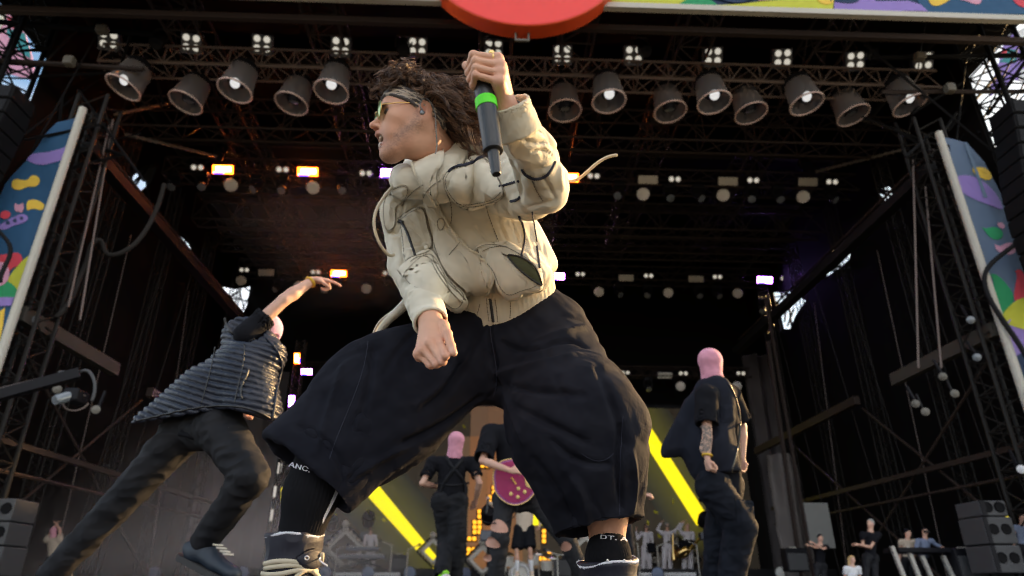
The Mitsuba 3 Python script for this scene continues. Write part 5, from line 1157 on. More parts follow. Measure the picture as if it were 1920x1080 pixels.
def hand_prims(S, w, d, n, thumb, curl=.5, s=1., index=None):
    """Palm, four jointed fingers and a thumb; d: fingers, n: where the palm faces, thumb: towards the thumb."""
    d, n = unit(d), unit(n); x = unit(np.cross(d, n)); x = x if x @ thumb > 0 else -x; n = unit(np.cross(x, d)) * (1 if np.cross(x, d) @ n > 0 else -1)
    S.u(cap(w, w + d * .035 * s, .026 * s, .03 * s, (n, .65)), .015 * s)
    for i in range(4):
        o = (1.5 - i) * .0195 * s; L = (.040, .045, .042, .033)[i] * s; r = (.0098, .010, .0095, .0085)[i] * s
        m = w + d * (.082, .086, .082, .074)[i] * s + x * o
        S.u(cap(w + d * .02 * s + x * o * .6, m, .016 * s, .013 * s), .012 * s)
        c = curl if not (index is not None and i == 0) else index
        a, p, pts = 0, m, [m]
        for k, l in enumerate((1, .68, .5)):
            a += c * (1.0, 1.15, .8)[k] * 1.25; p = p + (d * math.cos(a) + n * math.sin(a)) * L * l; pts.append(p)
        for k in range(3): S.u(cap(pts[k], pts[k + 1], r * (1 - .08 * k), r * (.92 - .08 * k)), .004 * s)
    b = w + d * .025 * s + x * .026 * s
    m1 = b + (d * .55 + x * .6 + n * .35) * .038 * s; m2 = m1 + (d * .85 + n * .5 * (curl > .4) - x * .15) * .03 * s; m3 = m2 + (d * .8 - x * .45 * (curl > .4) + n * .3) * .024 * s
    for p, q_, r1, r2 in ((b - x * .012 * s, m1, .015, .0125), (m1, m2, .0118, .0108), (m2, m3, .0108, .0088)): S.u(cap(p, q_, r1 * s, r2 * s), .006 * s)
def shoe(parent, an, toe, s, mat='mat_shoe', sole='mat_sole', h=.008, cap_=True):
    f = unit((toe - an) * np.array([1, 1, 1])); 
    heel = an + np.array([0, 0, -.055 * s]) - f * .035 * s if abs(f[2]) < .75 else an - f * .01
    up = unit(np.cross(np.cross(f, [0, 0, 1.0]), f)); heel = an - up * .06 * s - f * .04 * s; tip = heel + f * .245 * s
    S = Solid().u(cap(heel + up * .012 * s, tip, .042 * s, .036 * s, (up, .8)), 0).u(cap(an, heel + f * .03 * s, .042 * s, .045 * s), .02).u(cap(an, lin(heel, tip, .6), .038 * s, .035 * s), .02).cut(heel - up * .025 * s, -up, .004)
    k = part(parent, 'shoe', S.mesh(h), mat, True)
    side = np.cross(f, up)
    g = sg.LineString([(-.005 * s, 0), (.12 * s, .004 * s), (.235 * s, 0)]).buffer(.044 * s, 6)
    part(k, 'sole', frame(extrude(g, .024 * s), heel - up * .046 * s, f, side, np.cross(f, side)) if np.cross(f, side) @ up > 0 else frame(extrude(g, .024 * s), heel - up * .022 * s, f, side, np.cross(f, side)), sole)
    if h < .009: part(k, 'laces', cat([tube([lin(an + f * .055 * s + up * -.0 * s, tip + up * .03 * s, t) + side * .03 * s * w_ + up * .012 * s for w_ in (-1, 0, 1)], .0045 * s, 5) for t in (.12, .28, .44, .58)]), 'mat_sole_white', True)
    return k
def figure(label, J, s=1., top='mat_tee', sleeve=.6, pants='mat_trousers', leg_end=1.0, shoes='mat_shoe', sole='mat_sole', head='balaclava', headmat='mat_knit', h=.010, group=None, hands=None, leg_r=(.098, .078, .066), fold=.006, torso_r=(.150, .140), hem=.10, skin=(.56, .335, .245), sleeve_r=(.075, .072), tops='shirt', extra=None, hands_h=None, socks=None, hs=1., shoe_s=1.1):
    J = {k: np.asarray(v, float) for k, v in J.items()}; hands = hands or {}
    key = thing('person', label, 'person', group)
    fr = unit(J.get('front', (0, -1, 0))); face = unit(J.get('face', fr))
    hipC, shC = (J['hipL'] + J['hipR']) / 2, (J['shL'] + J['shR']) / 2
    U = unit(J['head'] - J['neck']); face = unit(face - U * (face @ U)); Lx = np.cross(U, face); R = np.stack([face, Lx, U], 1)
    s1 = s; sH = s * hs
    hp_ = lambda x, y, z: J['head'] + R @ (np.array([x, y, z]) * sH)
    B = Solid()
    B.u(ell(hp_(-.01, 0, .03), np.array([.096, .076, .092]) * sH, R), 0).u(ell(hp_(.035, 0, -.03), np.array([.06, .056, .085]) * sH, R), .03 * sH).u(cap(hp_(.09, 0, .01), hp_(.112, 0, -.02), .011 * sH, .014 * sH), .012 * sH)
    for sd in (-1, 1): B.u(ell(hp_(-.01, .076 * sd, -.005), np.array([.016, .008, .028]) * sH, R), .006 * sH)
    B.u(cap(hp_(-.02, 0, -.05), J['neck'], .055 * s, .06 * s), .03 * s).u(cap(J['neck'], shC - (shC - hipC) * 0, .06 * s, .06 * s), .03)
    B.u(cap(lin(shC, hipC, .2), lin(shC, hipC, .9), .10 * s, .10 * s, (fr, .7)), .05).u(cap(J['shL'], J['shR'], .05 * s), .04)
    Hs = Solid() if hands_h else B
    for sd in 'LR':
        sh, el, wr, hp, kn, an = (J[n + sd] for n in ('sh', 'el', 'wr', 'hip', 'kn', 'an'))
        B.u(cap(sh, el, .044 * s, .036 * s), .02).u(cap(el, lin(el, wr, .3), .037 * s, .040 * s), .01).u(cap(lin(el, wr, .3), wr, .040 * s, .026 * s), .01)
        B.u(cap(hp, kn, .065 * s, .046 * s), .03).u(cap(kn, lin(kn, an, .35), .047 * s, .050 * s), .02).u(cap(lin(kn, an, .35), an, .05 * s, .033 * s), .02)
        if 'toe' + sd in J: B.u(cap(an, lin(an, J['toe' + sd], .2) + (0, 0, -.02), .034 * s, .026 * s), .02)
        d, n, th, c, ix = hands.get(sd, (wr - el, fr * -1 if False else unit(hipC - wr), fr, .55, None))
        hand_prims(Hs, wr + unit(wr - el) * .01 * s, d, n, np.asarray(th, float), c, s, ix)
    m = B.mesh(h)
    if hands_h: m = fuse([m, Hs.mesh(hands_h)])
    v = np.asarray(m.vertices); col = skin_color(v, skin)
    part(key, 'body', m, 'mat_skin', smooth=True, color=col)
    # shirt
    S = Solid()
    tb = hipC + (hipC - shC) * (hem - .0)
    S.u(cutcap(lin(shC, hipC, .22), tb, torso_r[0] * s, torso_r[1] * s, None, (fr, .70), ext=.05), 0).u(cap(J['shL'], J['shR'], sleeve_r[0] * .95 * s), .06 * s).u(cap(J['neck'] - (J['neck'] - shC) * .4, shC, .06 * s, .07 * s), .03 * s)
    for sd in 'LR':
        sh, el, wr = J['sh' + sd], J['el' + sd], J['wr' + sd]
        if sleeve <= 1: S.u(cutcap(sh, lin(sh, el, sleeve), sleeve_r[0] * s, sleeve_r[1] * s, None, ext=.02), .03 * s).s(cap(lin(sh, el, sleeve * .7), lin(sh, el, sleeve * 1.1), sleeve_r[1] * .86 * s), .003)
        else: S.u(cap(sh, el, sleeve_r[0] * s, .055 * s), .03 * s).u(cutcap(el, lin(el, wr, sleeve - 1), .054 * s, .043 * s, None, ext=.02), .015 * s)
    S.s(cap(J['neck'] + U * .01 * s, hp_(-.01, 0, -.03), .064 * s, .075 * s), .004)
    m = S.mesh(h); v = np.asarray(m.vertices)
    if fold: m = push(m, fold * s * folds(v, hipC - shC + unit(np.cross(hipC - shC, fr)) * .3, .07 * s, 2.5, 3) * (.4 + meshkit.noise(v * 8 / s, 2)))
    sk = part(key, tops, m, top, True)
    # trousers
    S = Solid().u(cap(J['hipL'], J['hipR'], .115 * s, None, (fr, .95)), 0).u(cap(hipC, lin(hipC, shC, .22), .125 * s, .12 * s, (fr, .75)), .04)
    for sd in 'LR':
        hp, kn, an = J['hip' + sd], J['kn' + sd], J['an' + sd]
        if leg_end > .55:
            S.u(cap(hp, kn, leg_r[0] * s, leg_r[1] * s), .04 * s).u(cutcap(kn, lin(kn, an, leg_end), leg_r[1] * s, leg_r[2] * s, None, ext=.03), .02 * s).s(cap(lin(kn, an, leg_end - .12), lin(kn, an, leg_end + .1), leg_r[2] * .84 * s), .003)
        else: S.u(cutcap(hp, lin(hp, kn, leg_end * 2), leg_r[0] * s, leg_r[1] * 1.25 * s, None, ext=.03), .04 * s)
    m = S.mesh(h); v = np.asarray(m.vertices)
    if fold:
        m = push(m, fold * s * folds(v, (1, .2, .25), .05 * s, 2.2, 13) * (.3 + meshkit.noise(v * 7 / s, 5)) * 1.2)
    pk = part(key, 'trousers' if leg_end > .55 else 'shorts', m, pants, True)
    for sd in 'LR':
        if 'toe' + sd in J: shoe(key, J['an' + sd], J['toe' + sd], s * shoe_s, shoes, sole, max(h * .8, .006))
        if socks: part(key, 'sock', tube([lin(J['kn' + sd], J['an' + sd], t) for t in (.45, .75, 1.02)], [.052 * s, .046 * s, .042 * s], 10), socks, True)
    hk = None
    if head == 'balaclava':
        S = Solid().u(ell(hp_(-.008, 0, .032), np.array([.106, .090, .092]) * sH, R), 0).u(ell(hp_(.036, 0, -.03), np.array([.068, .064, .092]) * sH, R), .03 * sH).u(cutcap(hp_(-.012, 0, -.05), lin(hp_(-.012, 0, -.06), J['neck'], 1.12), .074 * sH, .086 * sH, None, ext=.02), .03 * sH).u(cap(hp_(.085, 0, .0), hp_(.106, 0, -.02), .015 * sH, .017 * sH), .012 * sH)
        for sd in (-1, 1): S.s(ell(hp_(.105, .034 * sd, .012), np.array([.035, .023, .013]) * sH, R), .004)
        m = S.mesh(h * .6); v = np.asarray(m.vertices); w = (v - J['head']) @ U / s
        m = push(m, .0035 * s * np.sin(w * 260) * np.clip((-.055 - w) / .03, 0, 1) + .003 * s * folds(v, Lx, .04 * sH, 2., 9) * np.clip((.0 - w) / .05, 0, 1))
        hk = part(key, 'balaclava', m, headmat, True)
    elif head:
        S = Solid().u(ell(hp_(-.022, 0, .045), np.array([.098, .082, .094]) * sH, R), 0)
        if head == 'long': S.u(cap(hp_(-.06, .05, .02), hp_(-.055, .075, -.24), .055 * sH, .035 * sH), .03 * sH).u(cap(hp_(-.06, -.05, .02), hp_(-.055, -.075, -.24), .055 * sH, .035 * sH), .03 * sH)
        S.s(ell(hp_(.095, 0, -.02), np.array([.075, .066, .082]) * sH, R), .01)
        m = S.mesh(max(h * .7, .006)); v = np.asarray(m.vertices)
        m = push(m, .012 * s * (meshkit.fbm(v * 40 / sH, 3, 4) - .45))
        hk = part(key, 'hair', m, headmat, True)
    return dict(key=key, shirt=sk, trousers=pk, head=hk, hp=hp_, R=R, hipC=hipC, shC=shC, fr=fr)
def joints(Y, d):
    """Joints measured in the photograph, each with its own depth offset."""
    o = {}
    for k, q_ in d.items(): o[k] = np.asarray(q_, float) if k in ('front', 'face') else at(q_[0], q_[1], Y + (q_[2] if len(q_) > 2 else 0))
    return o
def meshof(key): w = meshkit.WRITTEN[scene[key]['filename']]; return TM(w[0], w[1])
def wristband(key, wr, el, s=1.): 
    t = unit(wr - el); a = unit(np.cross(t, [0, 0, 1.])); b = np.cross(t, a); c = lin(wr, el, .08)
    part(key, 'wristband', tube([c + .032 * s * (math.cos(q_) * a + math.sin(q_) * b) for q_ in np.linspace(0, 6.3, 26)], .0085 * s, 6), 'mat_band', True)

# --- the running dancer on the left
JL = joints(3.5, dict(head=(493, 622, .04), neck=(466, 652, .02), shR=(462, 628, -.10), elR=(533, 562, -.08), wrR=(586, 526, .0), shL=(490, 668, .22), elL=(505, 720, .34), wrL=(470, 740, .36), hipR=(412, 800, -.08), hipL=(352, 800, .08), knR=(470, 893, -.22), anR=(384, 1014, -.02), knL=(250, 915, .1), anL=(98, 1076, .16), toeR=(470, 1058, -.12), toeL=(60, 1150, .05)))
JL['front'] = (.80, .55, -.1); JL['face'] = (.95, .25, .1)
dR = at(625, 532, 3.52) - at(592, 523, 3.5)
DL = figure('leaping dancer in quilted grey vest and pink balaclava on the left, arm pointing up', JL, .93, sleeve=.52, h=.0085, hands={'R': (unit(dR) + np.array([0, .0, .15]), (.1, .2, -1), (0, -1, .2), .95, .12), 'L': (unit((-.4, .2, -1)), (1, 0, 0), (0, 1, 0), .5, None)}, hands_h=.0045, leg_r=(.122, .088, .066), fold=.0075, headmat='mat_knit_lilac', torso_r=(.12, .125), hem=.18, sleeve_r=(.062, .064), leg_end=1.06, shoe_s=1.22)
wristband(DL['key'], JL['wrR'], JL['elR'], .93)
V = Solid()
fr_ = unit((.8, .55, -.1)); sdv = unit((-.35, -.9, 0))
V.u(cap(at(468, 655, 3.50), at(445, 720, 3.48), .135, .175, ((.6, .8, 0), .85)), 0)
V.u(cap(at(440, 715, 3.48), at(385, 775, 3.48), .185, .20, ((.6, .8, 0), .85)), .06)
V.u(cap(at(462, 690, 3.42), at(470, 775, 3.38), .135, .150), .05)
V.u(cap(at(385, 745, 3.50), at(285, 800, 3.52), .165, .095), .06)
V.u(cap(at(455, 630, 3.52), at(500, 668, 3.44), .105, .10), .05)
hemq = [(240, 803), (300, 786), (350, 772), (420, 764), (470, 772), (515, 795)]
hc0, hc1, hc2 = at(255, 792, 3.5), at(430, 764, 3.4), at(514, 790, 3.42)
n1 = np.cross(hc1 - hc0, at(350, 770, 3.5) - CAM); n1 = n1 if n1[2] < 0 else -n1
n2 = np.cross(hc2 - hc1, at(470, 775, 3.4) - CAM); n2 = n2 if n2[2] < 0 else -n2
V.ops.append(('c', (lambda p: np.minimum((p - hc1) @ unit(n1), (p - hc1) @ unit(n2)), None, 0), .004))
V.s(cap(at(440, 590, 3.42), at(466, 622, 3.38), .060, .082), .008)                       # arm hole
vm = V.mesh(.0056); v = np.asarray(vm.vertices)
px_ = pix(v)
ax0, ax1 = at(470, 640, 3.42), at(395, 778, 3.42)
tq = ((v - ax0) @ unit(ax1 - ax0)) / np.linalg.norm(ax1 - ax0)
side_ = (v - ax0) @ unit(np.cross(unit(ax1 - ax0), fr_ * 0 + np.array([0, 1.0, 0])))
row_ = tq * 13.5 + .9 * side_ * side_ * 10 + .18 * meshkit.noise(v * 6, 3) + side_ * 1.6
q_ = np.abs(np.sin(np.pi * row_)) ** .55
vm = push(vm, .013 * (q_ - .6) + .0022 * folds(v, ax1 - ax0, .024, 2.2, 41) * q_)
VS = part(DL['key'], 'vest', vm, 'mat_puffer', True, label='quilted slate grey sleeveless puffer vest')
vh = Hit(vm)
part(VS, 'armhole_piping', seam(vh, [(422, 597), (428, 615), (440, 630), (462, 640), (485, 630)], .007, lift=.004), 'mat_zip', True)
part(VS, 'hem_piping', seam(vh, [(258, 789), (300, 779), (350, 768), (420, 761), (470, 768), (510, 786)], .006, lift=.002), 'mat_zip', True)
part(VS, 'front_edge', seam(vh, [(500, 635), (520, 660), (527, 680), (520, 720), (514, 760), (509, 785)], .008, lift=.003), 'mat_puffer', True)
part(VS, 'pocket_zip', seam(vh, [(466, 692), (458, 715), (452, 738), (455, 748)], .006, lift=.006), 'mat_zip', True)
for l in ([(404, 650), (396, 690), (388, 720), (378, 755)], [(458, 640), (456, 680), (448, 720), (440, 755)]): part(VS, 'seam', seam(vh, l, .0035, lift=.002), 'mat_zip', True)

# --- the masked dancer on the right
JR = joints(4.9, dict(head=(1333, 684), neck=(1338, 728), shL=(1325, 742, -.16), elL=(1326, 806, -.20), wrL=(1326, 858, -.22), shR=(1370, 742, .16), elR=(1392, 800, .24), wrR=(1392, 860, .22), hipL=(1338, 912, -.10), hipR=(1362, 910, .12), knL=(1388, 988, -.06), anL=(1370, 1092, .04), knR=(1350, 1000, .16), anR=(1342, 1095, .25), toeL=(1430, 1112, -.15), toeR=(1385, 1120, .2)))
JR['front'] = (.85, .45, 0); JR['face'] = (.55, .8, .1)
DR = figure('masked dancer on the right in open dark vest, tattooed forearm with yellow wristband', JR, .90, hs=1.16, sleeve=.85, pants='mat_cargo', h=.010, hands={'L': (unit((.05, -.1, -1)), unit((1, .2, .1)), (.8, -.5, .0), .95, None)}, hands_h=.006, leg_r=(.138, .122, .10), leg_end=1.05, torso_r=(.175, .19), hem=.16, sleeve_r=(.09, .092), fold=.007)
wristband(DR['key'], JR['wrL'], JR['elL'], .96)
V = Solid()
V.u(cap(at(1338, 745, 4.90), at(1330, 850, 4.90), .175, .20, ((.85, .45, 0), .75)), 0).u(cap(at(1310, 770, 4.90), at(1262, 840, 4.95), .12, .06, ((0, 1, 0), .6)), .06).u(cap(at(1290, 810, 4.90), at(1250, 850, 4.95), .10, .035, ((0, 1, 0), .5)), .04)
V.u(cap(at(1330, 840, 4.85), at(1345, 885, 4.85), .19, .18, ((.85, .45, 0), .8)), .05)
V.s(cap(at(1330, 745, 4.60), at(1328, 800, 4.65), .085, .10), .01).cut(at(1320, 893, 4.80), (.12, 0, -1), .01).s(ell(JR['neck'] + (0, 0, .04), (.09, .09, .09)), .01)
vm = V.mesh(.010); v = np.asarray(vm.vertices); vm = push(vm, .009 * folds(v, (.4, .1, 1), .09, 2.5, 8))
VR = part(DR['key'], 'vest', vm, 'mat_vest', True, label='open dark vest flying out behind')
vh = Hit(vm)
part(VR, 'edge', seam(vh, [(1366, 720), (1385, 770), (1384, 830), (1370, 885)], .008, lift=.002), 'mat_zip', True)
part(VR, 'pocket', patch(vh, [(1350, 760), (1376, 756), (1380, 790), (1352, 794)], .014, 6, 4, .004, smooth=2, round_=False), 'mat_vest', True)
th_ = Hit(meshof(DR['trousers']))
part(DR['trousers'], 'cargo_pocket', patch(th_, [(1378, 935), (1412, 940), (1416, 985), (1382, 985)], .012, 6, 4, .004, smooth=2, round_=False), 'mat_cargo', True)
pm('mat_tattoo', mottled((.12, .10, .09), (.42, .27, .20), 90., .42, .58), .6)
bh2 = Hit(meshof(DR['key'] + '__body'))
part(DR['key'], 'tattoo', patch(bh2, [(1313, 800), (1325, 797), (1336, 806), (1334, 830), (1330, 850), (1316, 850), (1315, 825)], .0006, 3, 3, .0014, smooth=0), 'mat_tattoo', True, label='dark tattoo covering the forearm')

# --- the masked dancer running away in the middle
JM = joints(7.6, dict(head=(855, 831), neck=(852, 858), shL=(812, 868), elL=(792, 906, -.08), wrL=(826, 914, .2), shR=(885, 868), elR=(899, 905, -.05), wrR=(892, 938, .12), hipL=(828, 940), hipR=(858, 940), knL=(838, 1010, .1), anL=(828, 1084, -.25), knR=(858, 1010, -.05), anR=(852, 1094, .0), toeL=(836, 1062, -.45), toeR=(850, 1108, .25)))
JM['front'] = (.1, 1, 0); JM['face'] = (.05, 1, 0)
pm('mat_neon', (.25, .62, .02), .5)
DM = figure('masked dancer seen from behind in black dungarees, between the spread legs', JM, .93, hs=1.12, sleeve=.72, h=.014, leg_r=(.112, .10, .085), torso_r=(.16, .15), fold=.008, shoes='mat_neon', sole='mat_sole_white')
sh2 = Hit(meshof(DM['shirt']))
part(DM['shirt'], 'strap', cat([seam(sh2, [(838, 858), (848, 875), (868, 900), (872, 930)], .022, lift=.0), seam(sh2, [(868, 858), (856, 875), (836, 900), (826, 930)], .022, lift=.0), seam(sh2, [(815, 905), (850, 910), (880, 905)], .012)]), 'mat_trousers', True)

# --- a fourth one, nearly hidden behind the singer's leg
JH = joints(7.2, dict(head=(1150, 800), neck=(1150, 830), shL=(1110, 845), elL=(1100, 900, .1), wrL=(1110, 950, .2), shR=(1172, 850), elR=(1182, 905, .0), wrR=(1205, 928, -.1), hipL=(1130, 945), hipR=(1165, 945), knL=(1135, 1030), anL=(1130, 1105), knR=(1176, 1030), anR=(1180, 1105), toeL=(1125, 1120, -.2), toeR=(1185, 1120, -.2)))
DH = figure('dancer almost hidden behind the bent right leg, only a fist showing', JH, .92, sleeve=1.9, pants='mat_cargo', top='mat_vest', h=.014, hands={'R': (unit((1, -.2, .1)), (0, 0, -1), (0, -1, .3), .95, None)})

# --- the guitarist
JG = joints(6.6, dict(head=(1010, 690), neck=(1000, 745), shR=(920, 812), elR=(905, 864, -.22), wrR=(956, 882, -.40), shL=(1018, 812), elL=(1045, 868, -.1), wrL=(1062, 850, -.35), hipR=(946, 935), hipL=(1000, 935), knR=(938, 1008, -.1), anR=(928, 1092), knL=(1062, 1010, -.1), anL=(1098, 1090), toeR=(915, 1112, -.2), toeL=(1115, 1110, -.2)))
JG['front'] = (0, -1, 0)
DG = figure('guitarist in black with ripped jeans behind the crouching singer', JG, .97, sleeve=.92, pants='mat_jean', h=.012, hands={'R': (unit((1, -.1, .1)), unit((0, 1, -.3)), (0, -.2, 1), .7, None)}, hands_h=.006, leg_r=(.098, .084, .072), sleeve_r=(.092, .095), torso_r=(.215, .19), head='hair', headmat='mat_brown_hair', shoes='mat_tee', sole='mat_sole')
tr2 = Hit(meshof(DG['trousers']))
pm('mat_skin_patch', (.47, .25, .18), .55)
for q_ in ([(922, 984), (950, 986), (952, 996), (936, 999), (920, 992)], [(914, 1012), (936, 1018), (938, 1024), (924, 1027), (912, 1022)], [(908, 1042), (922, 1048), (920, 1052), (908, 1050)], [(1052, 1024), (1068, 1018), (1072, 1026), (1066, 1032), (1054, 1032)]):
    part(DG['trousers'], 'ripped_patch', patch(tr2, q_, .001, 3, 3, .004, smooth=2), 'mat_skin_patch', True)
# guitar
pm('mat_guitar', (.33, .014, .11), .18, spec=.6, clearcoat=.8)
pm('mat_guitar_edge', (.34, .09, .30), .25, clearcoat=.6)
pm('mat_knob', (.72, .52, .20), .3)
GU = thing('guitar', 'glossy magenta electric guitar with cream knobs and golden pickguard', 'guitar')
gc = at(966, 902, 6.40); gn = unit(CAM - gc); gx = unit(np.cross([0, 0, 1.], gn)); gy = np.cross(gn, gx)
neck_d = unit(gx * .78 + gy * .62)
gpx = lambda x, y: np.array([(at(x, y, 6.40) - gc) @ gx, (at(x, y, 6.40) - gc) @ gy])
outl = [(926, 905), (926, 885), (936, 868), (955, 861), (975, 861), (993, 868), (1010, 876), (1030, 868), (1046, 876), (1044, 896), (1026, 905), (1008, 915), (998, 930), (980, 944), (962, 947), (942, 938), (930, 924)]
pg = sg.Polygon(spline([gpx(x, y) for x, y in outl + outl[:1]], 90)).buffer(0)
pg = max(getattr(pg, 'geoms', [pg]), key=lambda g: g.area)
part(GU, 'body', frame(extrude(pg, .05), gc - gn * .05, gx, gy, gn), 'mat_guitar_edge', 30)
part(GU, 'top', frame(extrude(pg.buffer(-.022), .008), gc, gx, gy, gn), 'mat_guitar', 30)
part(GU, 'binding', tube([gc + gx * x + gy * y + gn * .002 for x, y in pg.exterior.coords], .006, 6), 'mat_knob', True)
pk_ = sg.Polygon([gpx(x, y) for x, y in ((985, 893), (992, 884), (1002, 883), (1008, 893), (1004, 906), (996, 914), (988, 910))])
part(GU, 'pickguard', frame(extrude(pk_.buffer(.01), .006), gc + gn * .012, gx, gy, gn), 'mat_knob')
for x, y in ((972, 916), (958, 926), (984, 922), (971, 932)):
    o = gpx(x, y); part(GU, 'knob', lathe([(.018, 0), (.017, .014), (.012, .018), (0, .018)], 16, gc + gx * o[0] + gy * o[1] + gn * .008, gn), 'mat_knob', 40)
o1, o2 = gpx(959, 895), gpx(968, 908); part(GU, 'bridge', bar4(gc + gx * o1[0] + gy * o1[1] + gn * .016, gc + gx * o2[0] + gy * o2[1] + gn * .016, .016, .014, gn), 'mat_gold')
nk = gc + gx * gpx(1020, 880)[0] + gy * gpx(1020, 880)[1]
part(GU, 'neck', bar4(nk, nk + neck_d * .62, .05, .03, gn), 'mat_brown_hair'); part(GU, 'headstock', bar4(nk + neck_d * .62, nk + neck_d * .78, .085, .02, gn), 'mat_guitar_edge')
part(GU, 'cable', tube(spline([gc - gy * .22 + gx * .02, gc - gy * .30 + gx * .0, gc - gy * .36 - gx * .08, gc - gy * .37 - gx * .22, gc - gy * .36 - gx * .3 - gn * .1], 20), .005, 5), 'mat_cable', True)

# --- the other singer, deeper on the stage
JV = joints(15.5, dict(head=(985, 915), neck=(985, 932), shR=(964, 942), elR=(942, 960, -.1), wrR=(914, 940, -.3), shL=(1004, 942), elL=(1020, 960), wrL=(1012, 985), hipR=(974, 992), hipL=(992, 992), knR=(969, 1032, -.1), anR=(970, 1072), knL=(994, 1030, -.15), anL=(997, 1072), toeR=(966, 1082, -.3), toeL=(1000, 1082, -.3)))
DV = figure('second singer in beige jacket, black shorts and white socks far behind, between the legs', JV, .96, top='mat_beige', sleeve=1.9, pants='mat_tee', leg_end=.46, h=.018, head='hair', headmat='mat_brown_hair', socks='mat_white', shoes='mat_beige', leg_r=(.125, .11, .08), torso_r=(.20, .19), hands={'R': (unit((-.2, 0, 1)), (1, 0, 0), (0, -1, .3), .9, None)}, tops='jacket')
tmic = thing('microphone', 'small microphone in the hand of the second singer', 'microphone')
a_, b_ = at(916, 934, 15.1), at(912, 962, 15.1)
part(tmic, 'handle', bar(a_, b_, .022, 8), 'mat_mic', 30); part(tmic, 'grille', trimesh.creation.icosphere(2, .034).apply_translation(a_), 'mat_steel', True)

# --- band at the back
def standing(x, yh, yf, Y, label, lean=0, arms=None, **k):
    """A person told by the head's and feet's place; arms: elbow and wrist offsets in body heights."""
    H_ = yf - yh; q = lambda dx, dy, dz=0.: at(x + dx * H_, yh + dy * H_, Y + dz)
    A = dict(elL=(.13, .36), wrL=(.13, .50), elR=(-.13, .36), wrR=(-.13, .50)); A.update(arms or {})
    J = dict(head=q(lean, .05), neck=q(lean, .15), shL=q(.105 + lean * .9, .19), shR=q(-.105 + lean * .9, .19), hipL=q(.052, .50), hipR=q(-.052, .50), knL=q(.06, .74, -.05), knR=q(-.06, .74, -.05), anL=q(.065, .96), anR=q(-.065, .96), toeL=q(.075, 1.0, -.2), toeR=q(-.075, 1.0, -.2))
    for n_, v_ in A.items(): J[n_] = q(*v_)
    if k.pop('seated', False):
        for n_ in ('toeL', 'toeR'): J.pop(n_)
    J['front'] = k.pop('front', (0, -1, 0)); J['face'] = k.pop('face', J['front'])
    s = np.linalg.norm(J['head'] - (J['anL'] + J['anR']) / 2) / 1.60
    return figure(label, J, s, h=max(.016, .0007 * Y), fold=.004, **k), J, s
gb = 'horn players in grey suits on the rear riser'
W1 = standing(1212, 984, 1072, 26.5, 'dark-haired woman in grey suit waving one hand, leftmost horn player', arms=dict(elR=(-.19, .30), wrR=(-.22, .12)), top='mat_suit', pants='mat_suit', sleeve=1.95, head='long', headmat='mat_brown_hair', group=gb, leg_r=(.11, .10, .10), tops='jacket')
part(W1[0]['key'], 'bag', rbox(at(1221, 1027, 26.3), (.30, .2, .34), .04), 'mat_tee')
W2_ = standing(1251, 982, 1074, 26.5, 'man in grey suit and dark glasses with both arms up, middle horn player', arms=dict(elR=(-.2, .12), wrR=(-.12, -.02), elL=(.2, .10), wrL=(.28, -.02)), top='mat_suit', pants='mat_suit', sleeve=1.95, head='hair', headmat='mat_grey_hair', group=gb, leg_r=(.10, .09, .09), tops='jacket')
W3 = standing(1289, 982, 1078, 26.5, 'blonde woman in grey suit holding a saxophone, right horn player', arms=dict(elL=(.12, .36), wrL=(.18, .46, -.2), elR=(-.16, .1), wrR=(-.08, -.02)), top='mat_suit', pants='mat_suit', sleeve=1.95, head='long', headmat='mat_blond', group=gb, leg_r=(.10, .09, .09), tops='jacket')
part(W3[0]['key'], 'wrap', rbox(at(1289, 1021, 26.35), (.62, .26, .30), .06), 'mat_tee')
part(W2_[0]['key'], 'sunglasses', box(W2_[0]['hp'](.095, 0, .01), (.17 * W2_[2], .05, .045)), 'mat_zip'); part(W1[0]['key'], 'sunglasses', box(W1[0]['hp'](.095, 0, .01), (.16 * W1[2], .05, .04)), 'mat_zip')
SXP = thing('saxophone', 'golden saxophone held by the blonde woman on the riser', 'saxophone')
part(SXP, 'tube', tube(spline([at(1311, 1010, 26.2), at(1302, 1021, 26.15), at(1290, 1034, 26.1), at(1279, 1043, 26.1), at(1273, 1040, 26.05), at(1279, 1034, 26.0), at(1288, 1031, 26.)], 40), np.linspace(.03, .12, 40), 10), 'mat_gold', True)
part(SXP, 'mouthpiece', tube([at(1311, 1010, 26.2), at(1313, 1003, 26.25)], .03, 6), 'mat_zip', True)
TPT = thing('trumpet', 'golden horn hanging upright beside the middle horn player', 'trumpet')
part(TPT, 'tube', tube(spline([at(1262, 1000, 26.2), at(1262, 1030, 26.2), at(1264, 1052, 26.2)], 16), [.03] * 8 + list(np.linspace(.04, .10, 8)), 10), 'mat_gold', True); part(TPT, 'valves', cat([bar(at(1264, 1026 + i * 5, 26.1), at(1267, 1026 + i * 5, 26.05), .035, 6) for i in range(3)]), 'mat_gold')
KB = standing(695, 990, 1072, 25.2, 'keyboard player in grey shirt and dark glasses behind two keyboards', arms=dict(elL=(.14, .36, -.2), wrL=(.10, .46, -.5), elR=(-.14, .36, -.2), wrR=(-.12, .46, -.5)), top='mat_suit', pants='mat_suit', sleeve=1.5, head='hair', headmat='mat_brown_hair')
part(KB[0]['key'], 'sunglasses', box(KB[0]['hp'](.095, 0, .01), (.17 * KB[2], .05, .045)), 'mat_zip')
